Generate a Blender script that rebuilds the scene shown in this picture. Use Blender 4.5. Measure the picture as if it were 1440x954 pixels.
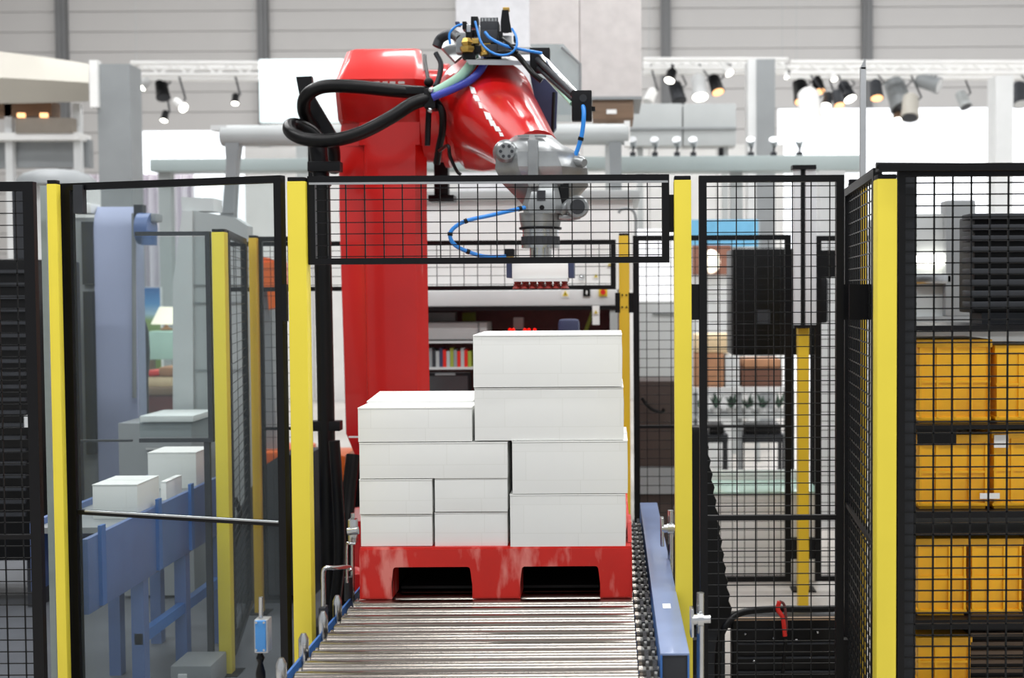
import bpy, bmesh, math, random
from mathutils import Vector, Matrix
random.seed(7)
for o in list(bpy.data.objects): bpy.data.objects.remove(o)
SC = bpy.context.scene
COL = SC.collection

# ------------------------------------------------------------------ camera
F, CX, CY = 1800.0, 860.0, 477.0
CAMZ = 1.5
ROT = Matrix.Rotation(math.radians(90) - math.atan(69 / 1800.0), 4, 'X') @ Matrix.Rotation(-0.006, 4, 'Z')
cd = bpy.data.cameras.new('camera'); cam = bpy.data.objects.new('camera', cd); COL.objects.link(cam)
cam.matrix_world = Matrix.Translation((0, 0, CAMZ)) @ ROT
cd.sensor_width = 36; cd.lens = F / 1440 * 36; cd.shift_x = -(CX - 720) / 1440
cd.clip_start = 0.05; cd.clip_end = 200
cd.dof.use_dof = True; cd.dof.focus_distance = 3.9; cd.dof.aperture_fstop = 3.2
SC.camera = cam

def P(px, py, D):
    v = ROT.to_3x3() @ Vector(((px - CX) / F, -(py - CY) / F, -1))
    v *= D / v.y
    return Vector((v.x, v.y, v.z + CAMZ))

# ------------------------------------------------------------------ world and light
w = bpy.data.worlds.new('world'); SC.world = w; w.use_nodes = True
bg = w.node_tree.nodes['Background']; bg.inputs[0].default_value = (0.93, 0.96, 1, 1); bg.inputs[1].default_value = 0.55

def area(name, loc, rot, sx, sy, power, col=(1, 1, 1)):
    l = bpy.data.lights.new(name, 'AREA'); l.shape = 'RECTANGLE'; l.size = sx; l.size_y = sy; l.energy = power; l.color = col
    o = bpy.data.objects.new(name, l); o.location = loc; o.rotation_euler = rot; COL.objects.link(o)
# rows of long luminaires under the hall roof
for i, (x, y) in enumerate([(-5, -1), (0.5, -1), (6, -1), (-5, 3.2), (0.5, 3.2), (6, 3.2), (-5, 8), (0.5, 8), (6, 8)]):
    area('roof_luminaire', (x, y, 8.0), (0, 0, 0), 4.2, 0.6, 170)
for x in (-6, 1, 8):
    area('midground_fill', (x, 11.0, 8.0), (0, 0, 0), 3.0, 1.0, 200)  # added fill lights to brighten the midground, no known fittings
for x in (-9, 0, 9):
    area('roof_luminaire', (x, 18, 9.5), (math.radians(18), 0, 0), 8, 1.2, 480)

SC.view_settings.view_transform = 'Standard'; SC.view_settings.look = 'None'
SC.view_settings.gamma = 1; SC.view_settings.use_curve_mapping = False
SC.view_settings.exposure = 0.22

# ------------------------------------------------------------------ materials
def lin(c):
    c = c / 255.0
    return c / 12.92 if c <= 0.04045 else ((c + 0.055) / 1.055) ** 2.4
MATS = {}
def mat(name, rgb, rough=0.5, metal=0.0, var=0.06, scale=12, bump=0.0, emit=0.0, coat=0.0, stretch=None, alpha=None, emit_rgb=None):
    m = bpy.data.materials.new(name); m.use_nodes = True
    nt = m.node_tree; b = nt.nodes['Principled BSDF']
    c = tuple(lin(v) for v in rgb)
    tc = nt.nodes.new('ShaderNodeTexCoord'); mp = nt.nodes.new('ShaderNodeMapping'); no = nt.nodes.new('ShaderNodeTexNoise')
    nt.links.new(tc.outputs['Object'], mp.inputs[0]); nt.links.new(mp.outputs[0], no.inputs['Vector'])
    if stretch: mp.inputs['Scale'].default_value = stretch
    no.inputs['Scale'].default_value = scale; no.inputs['Detail'].default_value = 3
    rp = nt.nodes.new('ShaderNodeValToRGB')
    rp.color_ramp.elements[0].position = 0.3; rp.color_ramp.elements[1].position = 0.7
    rp.color_ramp.elements[0].color = tuple(max(0, v * (1 - var)) for v in c) + (1,)
    rp.color_ramp.elements[1].color = tuple(min(1, v * (1 + var)) for v in c) + (1,)
    nt.links.new(no.outputs[0], rp.inputs[0]); nt.links.new(rp.outputs[0], b.inputs['Base Color'])
    b.inputs['Roughness'].default_value = rough; b.inputs['Metallic'].default_value = metal
    if coat: b.inputs['Coat Weight'].default_value = coat; b.inputs['Coat Roughness'].default_value = 0.08
    if bump:
        bp = nt.nodes.new('ShaderNodeBump'); bp.inputs['Strength'].default_value = bump; bp.inputs['Distance'].default_value = 0.01
        nt.links.new(no.outputs[0], bp.inputs['Height']); nt.links.new(bp.outputs[0], b.inputs['Normal'])
    if emit:
        b.inputs['Emission Color'].default_value = tuple(lin(v) for v in (emit_rgb or rgb)) + (1,); b.inputs['Emission Strength'].default_value = emit
    MATS[name] = m
    return m
def glassy(name, rgb, opacity, rough=0.05):
    m = bpy.data.materials.new(name); m.use_nodes = True; nt = m.node_tree; b = nt.nodes['Principled BSDF']
    out = nt.nodes['Material Output']
    b.inputs['Base Color'].default_value = tuple(lin(v) for v in rgb) + (1,); b.inputs['Roughness'].default_value = rough
    tr = nt.nodes.new('ShaderNodeBsdfTransparent'); mx = nt.nodes.new('ShaderNodeMixShader')
    tr.inputs[0].default_value = (0.93, 0.96, 0.96, 1)
    no = nt.nodes.new('ShaderNodeTexNoise'); no.inputs['Scale'].default_value = 1.6
    mr = nt.nodes.new('ShaderNodeMapRange'); mr.inputs[3].default_value = opacity * 0.6; mr.inputs[4].default_value = opacity * 1.4
    nt.links.new(no.outputs[0], mr.inputs[0]); nt.links.new(mr.outputs[0], mx.inputs[0])
    nt.links.new(tr.outputs[0], mx.inputs[1]); nt.links.new(b.outputs[0], mx.inputs[2]); nt.links.new(mx.outputs[0], out.inputs[0])
    return m

def stained(name, rgb, spot, rough, amt=0.5, scale=7, stretch=(1, 1, 1), lo=0.56, hi=0.72, coat=0.0):
    m = mat(name, rgb, rough, coat=coat); nt = m.node_tree; b = nt.nodes['Principled BSDF']
    rp = [n for n in nt.nodes if n.type == 'VALTORGB'][0]
    tc = [n for n in nt.nodes if n.type == 'TEX_COORD'][0]
    mp = nt.nodes.new('ShaderNodeMapping'); mp.inputs['Scale'].default_value = stretch
    no = nt.nodes.new('ShaderNodeTexNoise'); no.inputs['Scale'].default_value = scale; no.inputs['Detail'].default_value = 6
    nt.links.new(tc.outputs['Object'], mp.inputs[0]); nt.links.new(mp.outputs[0], no.inputs['Vector'])
    mr = nt.nodes.new('ShaderNodeMapRange'); mr.inputs[1].default_value = lo; mr.inputs[2].default_value = hi; mr.inputs[4].default_value = amt
    nt.links.new(no.outputs[0], mr.inputs[0])
    mx = nt.nodes.new('ShaderNodeMix'); mx.data_type = 'RGBA'
    nt.links.new(mr.outputs[0], mx.inputs[0]); nt.links.new(rp.outputs[0], mx.inputs[6])
    mx.inputs[7].default_value = tuple(lin(v) for v in spot) + (1,)
    nt.links.new(mx.outputs[2], b.inputs['Base Color'])
    return m

M_red = mat('robot_red', (206, 22, 18), 0.34, var=0.05, scale=3, coat=0.35)
M_redd = mat('robot_red_casting', (196, 18, 16), 0.3, var=0.06, scale=4, coat=0.5)
M_pallet = stained('pallet_red', (204, 34, 24), (236, 150, 140), 0.42, 0.7, 6, (2.5, 2.5, 0.8), 0.55, 0.66)
M_yel = mat('post_yellow', (236, 216, 66), 0.45, var=0.03, scale=4)
M_yel2 = mat('back_post_yellow', (222, 184, 40), 0.45, var=0.04, scale=4)
M_blk = mat('black_powder_coat', (11, 11, 14), 0.4, var=0.1, scale=30)
M_wire = mat('black_wire', (26, 27, 28), 0.35, metal=0.2, var=0.15, scale=60)
M_rub = mat('black_rubber', (10, 10, 11), 0.33, var=0.15, scale=20)
M_box = mat('white_cardboard', (240, 241, 238), 0.62, var=0.015, scale=2)
nt_ = M_box.node_tree; rp_ = [n for n in nt_.nodes if n.type == 'VALTORGB'][0]; tc_ = [n for n in nt_.nodes if n.type == 'TEX_COORD'][0]
mp_ = nt_.nodes.new('ShaderNodeMapping'); mp_.inputs['Rotation'].default_value = (math.radians(90), 0, 0); mp_.inputs['Location'].default_value = (0.13, 0.04, 0.02)
br_ = nt_.nodes.new('ShaderNodeTexBrick'); br_.inputs['Scale'].default_value = 1.0; br_.inputs['Mortar Size'].default_value = 0.0011; br_.inputs['Brick Width'].default_value = 0.17; br_.inputs['Row Height'].default_value = 0.085
br_.inputs['Color1'].default_value = (1, 1, 1, 1); br_.inputs['Color2'].default_value = (0.975, 0.975, 0.975, 1); br_.inputs['Mortar'].default_value = (0.93, 0.93, 0.92, 1); br_.offset = 0.37; br_.squash = 1.5; br_.squash_frequency = 3
mx_ = nt_.nodes.new('ShaderNodeMix'); mx_.data_type = 'RGBA'; mx_.blend_type = 'MULTIPLY'; mx_.inputs[0].default_value = 1
nt_.links.new(tc_.outputs['Object'], mp_.inputs[0]); nt_.links.new(mp_.outputs[0], br_.inputs['Vector'])
nt_.links.new(rp_.outputs[0], mx_.inputs[6]); nt_.links.new(br_.outputs[0], mx_.inputs[7]); nt_.links.new(mx_.outputs[2], nt_.nodes['Principled BSDF'].inputs['Base Color'])
M_boxe = mat('cardboard_edge', (232, 230, 222), 0.8)
M_chrome = mat('zinc_roller', (146, 140, 133), 0.22, metal=1.0, var=0.03, scale=5, stretch=(0.5, 3, 3))
M_steel = mat('bright_steel', (195, 197, 198), 0.25, metal=1.0, var=0.08, scale=14)
M_spr = mat('sprocket_steel', (112, 112, 110), 0.42, metal=0.8, var=0.15, scale=20)
M_prof = mat('profile_aluminium', (206, 208, 210), 0.45, var=0.04, scale=10)
M_alu = mat('anodised_aluminium', (176, 178, 180), 0.38, metal=0.7, var=0.05, scale=20)
M_cast = mat('cast_aluminium', (146, 149, 150), 0.3, metal=0.55, var=0.1, scale=20, bump=0.06)
M_dark = mat('dark_grey_metal', (58, 60, 64), 0.5, metal=0.3, var=0.12, scale=14)
M_brass = mat('brass', (200, 165, 90), 0.3, metal=1.0, var=0.1)
M_blue = mat('hose_blue', (38, 130, 215), 0.3, var=0.04)
M_dblue = mat('hose_dark_blue', (52, 66, 170), 0.35, var=0.05)
M_green = mat('hose_pale_green', (160, 205, 182), 0.4, var=0.05)
M_cblue = mat('conveyor_blue', (122, 140, 178), 0.28, var=0.06, scale=8, coat=0.2)
M_cblue2 = mat('conveyor_blue_edge', (58, 108, 176), 0.4, var=0.06)
M_lblue = mat('lightly_worn_blue', (84, 108, 158), 0.4, var=0.1, scale=6)
M_sw = mat('switch_blue', (70, 140, 205), 0.4, var=0.03)
M_cup = mat('suction_cup_red', (140, 45, 38), 0.5, var=0.2, scale=40)
M_white = mat('white_paint', (238, 238, 236), 0.45, var=0.03, scale=5)
M_offw = mat('off_white_panel', (214, 216, 216), 0.5, var=0.05, scale=3)
M_grey = mat('light_grey_panel', (176, 180, 180), 0.5, var=0.05, scale=3)
M_mgrey = mat('mid_grey_panel', (140, 144, 146), 0.5, var=0.06, scale=4)
M_teal = mat('pale_teal_fascia', (160, 172, 172), 0.5, var=0.05, scale=2)
M_wallp = mat('wall_sheet', (188, 186, 184), 0.6, var=0.03, scale=0.6)
M_wcol = mat('wall_column_grey', (112, 113, 114), 0.6, var=0.05, scale=2)
M_floor = stained('hall_floor', (176, 170, 162), (205, 202, 198), 0.32, 0.6, 1.2, (1, 1, 1), 0.4, 0.65)
M_beige = mat('beige_canopy', (186, 182, 172), 0.6, var=0.05, scale=1)
M_wood = mat('brown_board', (128, 104, 84), 0.6, var=0.12, scale=3, stretch=(1, 8, 8))
M_lav = mat('lavender_cabinet', (168, 176, 206), 0.45, var=0.04, scale=2)
M_orange = mat('robot_orange', (226, 104, 30), 0.4, var=0.06, scale=3)
M_amber = stained('crate_amber', (248, 184, 20), (214, 142, 12), 0.4, 0.6, 4)
M_light = mat('lamp_glow', (255, 252, 240), 0.4, emit=6.0)
M_warm = mat('warm_lamp_glow', (255, 190, 130), 0.4, emit=1.6)
M_wallglow = mat('added_wall_glow', (240, 243, 248), 0.6, emit=0.9, var=0.02)  # overexposed white walls imitated by added emission
M_screen = mat('added_screen_glow', (225, 238, 240), 0.5, emit=0.45, var=0.02)  # emission added for the board's overexposed white
M_curt = mat('white_curtain', (232, 226, 234), 0.8, var=0.04, scale=2)
M_brownbox = mat('brown_cardboard', (178, 130, 96), 0.7, var=0.1)
M_maroon = mat('maroon_panel', (104, 52, 52), 0.5, var=0.15)
M_leaf = mat('grey_green_leaf', (112, 140, 124), 0.6, var=0.25)
M_navy = mat('navy_plastic', (52, 60, 92), 0.45, var=0.1)
M_lime = mat('lime_paint', (150, 160, 60), 0.5)
M_cream = mat('cream_fabric', (230, 205, 165), 0.8, var=0.1)
M_mint = mat('mint_cloth', (190, 222, 208), 0.8, var=0.05)
M_ledred = mat('red_led', (255, 30, 20), 0.4, emit=1.5)
M_amb = mat('sign_yellow', (225, 200, 50), 0.5, var=0.02)
M_rred = mat('button_red', (215, 40, 30), 0.4, var=0.03)
for m_ in (M_blk, M_wire, M_rub, M_dark):
    m_.node_tree.nodes['Principled BSDF'].inputs['Specular IOR Level'].default_value = 0.25
M_glass = glassy('clear_door_pane', (120, 128, 132), 0.09)
M_glass2 = glassy('smoky_pane', (130, 145, 145), 0.06)
M_glassbox = glassy('acrylic_cover', (180, 190, 192), 0.55, 0.15)

# ------------------------------------------------------------------ mesh helpers
class MB:
    def __init__(s): s.bm = bmesh.new()
    def _add(s, verts, faces):
        vs = [s.bm.verts.new(v) for v in verts]
        out = []
        for f in faces:
            try: out.append(s.bm.faces.new([vs[i] for i in f]))
            except ValueError: pass
        return vs, out
    def box(s, a, b, bev=0.0, seg=2):
        x0, x1 = sorted((a[0], b[0])); y0, y1 = sorted((a[1], b[1])); z0, z1 = sorted((a[2], b[2]))
        v = [(x0, y0, z0), (x1, y0, z0), (x1, y1, z0), (x0, y1, z0), (x0, y0, z1), (x1, y0, z1), (x1, y1, z1), (x0, y1, z1)]
        f = [(0, 3, 2, 1), (4, 5, 6, 7), (0, 1, 5, 4), (1, 2, 6, 5), (2, 3, 7, 6), (3, 0, 4, 7)]
        vs, fs = s._add(v, f)
        if bev:
            es = list({e for q in fs for e in q.edges})
            bmesh.ops.bevel(s.bm, geom=es, offset=bev, segments=seg, affect='EDGES', profile=0.6)
        return s
    def pbox(s, x0, y0, x1, y1, D, depth, bev=0.0):
        """a world-aligned box whose front face spans these places at distance D"""
        c = P((x0 + x1) / 2, (y0 + y1) / 2, D); hx = (x1 - x0) / F * D / 2; hz = (y1 - y0) / F * D / 2
        return s.box((c.x - hx, D, c.z - hz), (c.x + hx, D + depth, c.z + hz), bev)
    def ring(s, pts_list, cap=True, closed=True):
        """loft through rings of equal length"""
        rows = [[s.bm.verts.new(p) for p in r] for r in pts_list]
        n = len(rows[0])
        for a, b in zip(rows, rows[1:]):
            for i in range(n if closed else n - 1):
                j = (i + 1) % n
                try: s.bm.faces.new((a[i], a[j], b[j], b[i]))
                except ValueError: pass
        if cap and closed:
            s.bm.faces.new(rows[0][::-1]); s.bm.faces.new(rows[-1])
        return s
    def tube(s, pts, r, n=10, smooth=True):
        pts = [Vector(p) for p in pts]
        if smooth and len(pts) > 2: pts = crom(pts, 6)
        rings = []; prev = None
        for i, p in enumerate(pts):
            t = (pts[min(i + 1, len(pts) - 1)] - pts[max(i - 1, 0)]).normalized()
            if prev is None:
                u = t.orthogonal().normalized()
            else:
                u = (prev - t * prev.dot(t)).normalized()
            prev = u; v = t.cross(u)
            rr = r[i] if isinstance(r, (list, tuple)) and len(r) == len(pts) else (r if not isinstance(r, (list, tuple)) else r[0])
            rings.append([p + (u * math.cos(a) + v * math.sin(a)) * rr for a in [2 * math.pi * k / n for k in range(n)]])
        return s.ring(rings)
    def cyl(s, a, b, r0, r1=None, n=20):
        r1 = r0 if r1 is None else r1
        return s.lathe([(0, r0), (1, r1)], a, b, n)
    def lathe(s, prof, a, b, n=24):
        """prof: (t along a-b, radius)"""
        a = Vector(a); b = Vector(b); t = (b - a).normalized(); u = t.orthogonal().normalized(); v = t.cross(u)
        rings = [[a + (b - a) * q + (u * math.cos(k * 2 * math.pi / n) + v * math.sin(k * 2 * math.pi / n)) * max(r, 1e-4) for k in range(n)] for q, r in prof]
        return s.ring(rings)
    def prism(s, poly, fn, d0, d1):
        """poly of 2-D points, fn(u,v,d) -> 3-D"""
        a = [fn(u, v, d0) for u, v in poly]; b = [fn(u, v, d1) for u, v in poly]
        return s.ring([a, b])
    def sphere(s, c, r, sz=1, n=14):
        c = Vector(c)
        rings = [[c + Vector((math.cos(k * 2 * math.pi / n) * math.sin(t) * r, math.sin(k * 2 * math.pi / n) * math.sin(t) * r, math.cos(t) * r * sz)) for k in range(n)]
                 for t in [0.05 + (math.pi - 0.1) * i / 8 for i in range(9)]]
        return s.ring(rings)
    def build(s, name, m, parent=None, bev=0.0):
        bm = s.bm
        bmesh.ops.recalc_face_normals(bm, faces=bm.faces)
        me = bpy.data.meshes.new(name); xs = [v.co for v in bm.verts]
        lo = Vector((min(v.x for v in xs), min(v.y for v in xs), min(v.z for v in xs))); hi = Vector((max(v.x for v in xs), max(v.y for v in xs), max(v.z for v in xs)))
        base = Vector(((lo.x + hi.x) / 2, (lo.y + hi.y) / 2, lo.z))
        for v in bm.verts: v.co -= base
        bm.to_mesh(me); bm.free()
        me.polygons.foreach_set('use_smooth', [True] * len(me.polygons))
        me.set_sharp_from_angle(angle=math.radians(38))
        me.materials.append(m)
        o = bpy.data.objects.new(name, me); COL.objects.link(o)
        o['wx'] = list(base); o.location = base
        if parent is not None:
            o.parent = parent; o.location = base - Vector(parent['wx'])
        return o

def crom(p, k):
    q = [2 * p[0] - p[1]] + p + [2 * p[-1] - p[-2]]; out = []
    for i in range(1, len(q) - 2):
        for j in range(k):
            t = j / k
            out.append(0.5 * ((2 * q[i]) + (q[i + 1] - q[i - 1]) * t + (2 * q[i - 1] - 5 * q[i] + 4 * q[i + 1] - q[i + 2]) * t * t + (3 * q[i] - q[i - 1] - 3 * q[i + 1] + q[i + 2]) * t ** 3))
    return out + [p[-1]]

def tag(o, label, cat, group=None, kind=None):
    if label: o['label'] = label
    if cat: o['category'] = cat
    if group: o['group'] = group
    if kind: o['kind'] = kind
    return o
def thing(name, label, cat, loc, group=None):
    o = bpy.data.objects.new(name, None); COL.objects.link(o); o.location = loc; o['wx'] = list(loc); o.empty_display_size = 0.1
    return tag(o, label, cat, group)
def dup(root, off, label=None):
    def cp(o, par, d):
        c = o.copy(); COL.objects.link(c)
        if par is not None: c.parent = par
        else: c.location = o.location + Vector(off)
        c['wx'] = list(Vector(o['wx']) + Vector(off))
        for ch in [q for q in o.children]: cp(ch, c, d + 1)
        return c
    r = cp(root, None, 0)
    if label: r['label'] = label
    return r
def struct(o): o['kind'] = 'structure'; return o
def pt(x, y, D): return tuple(P(x, y, D))

# ------------------------------------------------------------------ setting
f = MB().box((-16, -4, -0.2), (14, 26.4, 0)).build('floor', M_floor); struct(f)
WY = 26.0
struct(MB().box((-4.5, 3.75, 0.0), (-0.95, 7.8, 0.004)).build('reflection_patch_1', mat('dark_reflection_tone', (88, 92, 98), 0.6, var=0.12, scale=3)))  # dark floor patch standing in for the dark reflection in the door pane
wb = struct(MB().box((-16, WY + 0.12, 0), (14, WY + 0.4, 12)).build('wall_back', M_wcol))
px0, bay = 90 - 282 * 2, 282
xs = [P(px0 + bay * i, 60, WY).x for i in range(8)]
ph = 28 / F * WY; z0 = P(700, 70, WY).z % ph
for i in range(7):
    proto = None
    for k in range(-1, 28):
        za = z0 + k * ph
        if za < 0.3 or za + ph > 11.8: continue
        if proto is None:
            proto = MB().box((xs[i] + 0.02, WY, za + 0.005), (xs[i + 1] - 0.02, WY + 0.12, za + ph - 0.005), 0.004, 1).build('wall_panel', M_wallp, wb); pz = za
        else:
            c = proto.copy(); COL.objects.link(c); c.location.z += za - pz
for i, x in enumerate(xs):
    MB().box((x - 0.1, WY - 0.18, 0), (x + 0.1, WY, 11.9)).box((x - 0.03, WY - 0.22, 0), (x + 0.03, WY - 0.17, 11.9)).build('wall_column', M_wcol, wb)
struct(MB().box((-16.3, -4, 12), (14.3, 26.4, 12.3)).build('ceiling', mat('ceiling_sheet', (120, 122, 124), 0.7)))
struct(MB().box((-16.3, -4, 0), (-16, 26.4, 12)).build('wall_left', M_wallp))
struct(MB().box((14, -4, 0), (14.3, 26.4, 12)).build('wall_right', M_wallp))

# ------------------------------------------------------------------ roller conveyor
RT = P(700, 843, 3.75).z                       # top of the rollers
RX0, RX1 = -0.775, 0.072
R_ = 0.03
cv = thing('roller_conveyor', 'blue framed roller conveyor with shiny steel rollers carrying the red pallet', 'conveyor', (-0.35, 3.9, 0))
ys = [2.86 + 0.0885 * i for i in range(26)]
pr = None
for y in ys:
    if pr is None:
        pr = MB().lathe([(0, 0.012), (0, 0.0135), (0.012, 0.0135), (0.012, R_ - 0.004), (0.016, R_), (0.984, R_), (0.988, R_ - 0.004), (0.988, 0.0135), (1, 0.0135)], (RX0, y, RT - R_), (RX1, y, RT - R_), 72).build('roller', M_chrome, cv); y0 = y
    else:
        c = pr.copy(); COL.objects.link(c); c.location.y += y - y0
# sprockets and chain
pr = None
for y in ys:
    if pr is None:
        m = MB()
        for ox in (0.008, 0.026):
            ring = []
            for k in range(28):
                r = 0.026 if k % 2 else 0.021
                a = 2 * math.pi * k / 28
                ring.append((math.cos(a) * r, math.sin(a) * r))
            m.prism(ring, lambda u, v, d: Vector((RX1 + d, y + u, RT - R_ + v)), ox, ox + 0.007)
        m.cyl((RX1, y, RT - R_), (RX1 + 0.05, y, RT - R_), 0.012, n=12)
        pr = m.build('sprocket', M_spr, cv)
        y0 = y
    else:
        c = pr.copy(); COL.objects.link(c); c.location.y += y - y0
m = MB()
for i, y in enumerate(ys[:-1]):
    ox = RX1 + (0.011 if i % 2 else 0.029)
    for zz in (-0.026, 0.026):
        for k in range(7):
            yy = y + 0.0885 * k / 7
            m.box((ox - 0.005, yy, RT - R_ + zz - 0.004), (ox + 0.005, yy + 0.009, RT - R_ + zz + 0.004))
m.build('drive_chain', M_dark, cv)['kind'] = 'stuff'
BT = RT + 0.042                                 # top of the side beam
xi, xo = 0.112, 0.182
m = MB()
m.box((xi, 3.03, BT - 0.006), (xo, 5.2, BT), 0.002)
b_ = m.build('side_beam', M_cblue, cv)
m = MB().box((xi, 3.03, BT - 0.16), (xi + 0.005, 5.2, BT - 0.005)).box((xo - 0.005, 3.03, BT - 0.16), (xo, 5.2, BT - 0.005)); m.build('beam_side_plate', M_cblue2, b_)
MB().box((xi + 0.006, 3.035, BT - 0.16), (xo - 0.006, 5.19, BT - 0.007)).build('beam_inner_duct', M_dark, b_)
MB().box((0.136, 3.46, BT), (0.158, 3.51, BT + 0.001)).build('sticker', M_white, b_)
MB().box((RX0 - 0.022, 2.8, RT - 0.06), (RX0 - 0.016, 5.2, RT - 0.016)).build('side_beam', M_cblue2, cv)
# stub guide studs on the left edge
pr = None
for y in (3.0, 3.22, 3.44, 3.62):
    if pr is None:
        pr = MB().lathe([(0, 0.008), (0.1, 0.013), (0.8, 0.013), (1, 0.006)], (RX0 - 0.012, y, RT - 0.03), (RX0 - 0.012, y, RT + 0.045), 14).build('guide_stud', M_steel, cv); y0 = y
    else:
        c = pr.copy(); COL.objects.link(c); c.location.y += y - y0
for x in (RX0 - 0.02, xi + 0.03):
    for y in (3.05, 4.95):
        MB().box((x - 0.025, y, 0.0), (x + 0.025, y + 0.05, RT - 0.11)).build('leg', M_lblue, cv)
MB().box((RX0, 3.2, 0.25), (xi, 5.1, 0.27)).build('drip_tray', M_dark, cv)

# bent guard rod at the left of the pallet
g = thing('guard_rod', 'bent bright steel rod guard rising beside the left conveyor edge', 'rod', (-0.83, 3.6, 0))
MB().tube([pt(455, 856, 3.6), pt(455, 830, 3.6), pt(455, 805, 3.6), pt(459, 799, 3.6), pt(470, 799, 3.62), pt(490, 798, 3.7), pt(493, 803, 3.7)], 0.0065, 10).build('bent_rod', M_steel, g)
MB().box(pt(448, 856, 3.58), pt(462, 900, 3.62)).build('rod_bracket', M_dark, g)
g = thing('clamp_bracket', 'steel clamp with bolts on a rod at the left corner of the red pallet', 'clamp', (P(492, 840, 3.85).x, 3.85, 0.0))
MB().tube([pt(496, 850, 3.86), pt(496, 722, 3.86)], 0.006, 10).build('rod', M_steel, g)
MB().pbox(489, 731, 501, 765, 3.83, 0.03, 0.004).build('clamp_block', M_steel, g)
MB().cyl(pt(489, 748, 3.83), pt(504, 746, 3.83), 0.012).build('clamp_bolt', M_steel, g)
MB().tube([pt(488, 820, 3.8), pt(488, 768, 3.8), pt(492, 765, 3.8), pt(500, 765, 3.8)], 0.004, 8).build('bent_wire', M_steel, g)
MB().cyl(pt(490, 845, 3.84), pt(490, 812, 3.84), 0.012).build('clamp_foot', M_dark, g)

def clamp(px, ptop, pclamp, pbot, D, label):
    g = thing('rod_clamp', label, 'clamp', (P(px, pbot, D).x, D, 0), 'rod clamps beside the right conveyor beam')
    MB().tube([pt(px, pbot, D), pt(px, ptop, D)], 0.0095, 14, False).build('rod', M_steel, g)
    w_ = 14 * D / 3.3
    MB().lathe([(0, 0.006), (0, 0.013), (0.3, 0.013), (0.3, 0.017), (0.62, 0.017), (0.62, 0.01), (1, 0.01)], pt(px - 12, pclamp, D - 0.02), pt(px + 14, pclamp - 1, D - 0.02), 16).build('clamp_bolt', M_steel, g)
    MB().pbox(px - 14, pclamp - 15, px - 9, pclamp + 26, D - 0.03, 0.04, 0.003).build('clamp_plate', M_steel, g)
    return g
clamp(985, 834, 872, 1180, 3.22, 'bright steel clamp on a rod in front of the right yellow post')
clamp(943, 718, 744, 900, 4.1, 'bright steel clamp on a rod behind the right conveyor beam')

# blue limit switch, left front
g = thing('limit_switch', 'small blue limit switch box with a steel rod standing left of the conveyor', 'switch', (P(367, 950, 3.15).x, 3.15, 0))
MB().pbox(357, 872, 377, 920, 3.13, 0.04, 0.004).build('switch_housing', M_alu, g)
MB().pbox(358.5, 873.5, 373, 918, 3.122, 0.01, 0.002).build('switch_face', M_sw, g)
MB().tube([pt(367, 874, 3.15), pt(367, 840, 3.15)], 0.0055, 12, False).build('rod', M_steel, g)
MB().lathe([(0, 0.006), (0.02, 0.011), (0.04, 0.006), (0.08, 0.012), (0.12, 0.012), (0.13, 0.008), (1, 0.008)], pt(366, 919, 3.15), (P(366, 919, 3.15).x, 3.15, 0.0), 12).build('cable_gland', M_rub, g)
for x, y in ((360, 876), (371, 876), (360, 915), (371, 915)):
    MB().cyl(pt(x, y, 3.124), pt(x, y, 3.115), 0.003, n=8).build('screw', M_steel, g)

# ------------------------------------------------------------------ pallet
PX0, PX1 = P(505, 800, 3.75).x, P(889, 800, 3.75).x
PZ0, PZ1 = RT, P(700, 769, 3.75).z
D0, D1 = 3.75, 4.95
pl = thing('plastic_pallet', 'scuffed red plastic pallet on the rollers under the white cartons', 'pallet', ((PX0 + PX1) / 2, 4.35, PZ0))
MB().box((PX0 + 0.002, D0 + 0.128, PZ1 - 0.055), (PX1 - 0.002, D1, PZ1), 0.004).build('deck', M_pallet, pl)
W = PX1 - PX0; hz = PZ1 - 0.055
cols = [(PX0, PX0 + 0.095), (PX0 + W / 2 - 0.07, PX0 + W / 2 + 0.072), (PX1 - 0.095, PX1)]
M_inshade = mat('painted_inner_shade', (18, 17, 17), 0.6)  # shade inside the pallet put into the colour of its inner parts
# front frame, one moulding with two fork openings and rounded corners
def arch(x0, x1):
    r = 0.012
    return [(x0, PZ0), (x0, hz - r), (x0 + r * 0.3, hz - r * 0.3), (x0 + r, hz), (x1 - r, hz), (x1 - r * 0.3, hz - r * 0.3), (x1, hz - r), (x1, PZ0)]
poly = [(PX0, PZ0)] + arch(cols[0][1], cols[1][0]) + arch(cols[1][1], cols[2][0]) + [(PX1, PZ0), (PX1, PZ1 - 0.012), (PX1 - 0.003, PZ1 - 0.002), (PX0 + 0.003, PZ1 - 0.002), (PX0, PZ1 - 0.012)]
m = MB()
for (c, d) in ((D0, D0 + 0.012),):
    ins = 0.004; cxm, czm = (PX0 + PX1) / 2, (PZ0 + PZ1) / 2
    m.prism(poly, lambda u, v, d_: Vector((u, d_, v)), D0 + 0.0, D0 + 0.13)
fs = [f_ for f_ in m.bm.faces if len(f_.verts) > 6]
bmesh.ops.bevel(m.bm, geom=list({e for f_ in fs if abs(f_.calc_center_median().y - D0) < 1e-4 for e in f_.edges}), offset=0.005, segments=2, affect='EDGES')
m.build('front_frame', M_pallet, pl)
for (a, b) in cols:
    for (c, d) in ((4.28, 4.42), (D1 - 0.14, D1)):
        MB().box((a, c, PZ0), (b, d, hz), 0.006).build('block', M_inshade, pl)
    MB().box((a + 0.01, D0 + 0.13, PZ0), (b - 0.01, D1 - 0.05, hz)).build('shade_skirt', M_inshade, pl)  # walls added to close the inside and keep it dark
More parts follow.
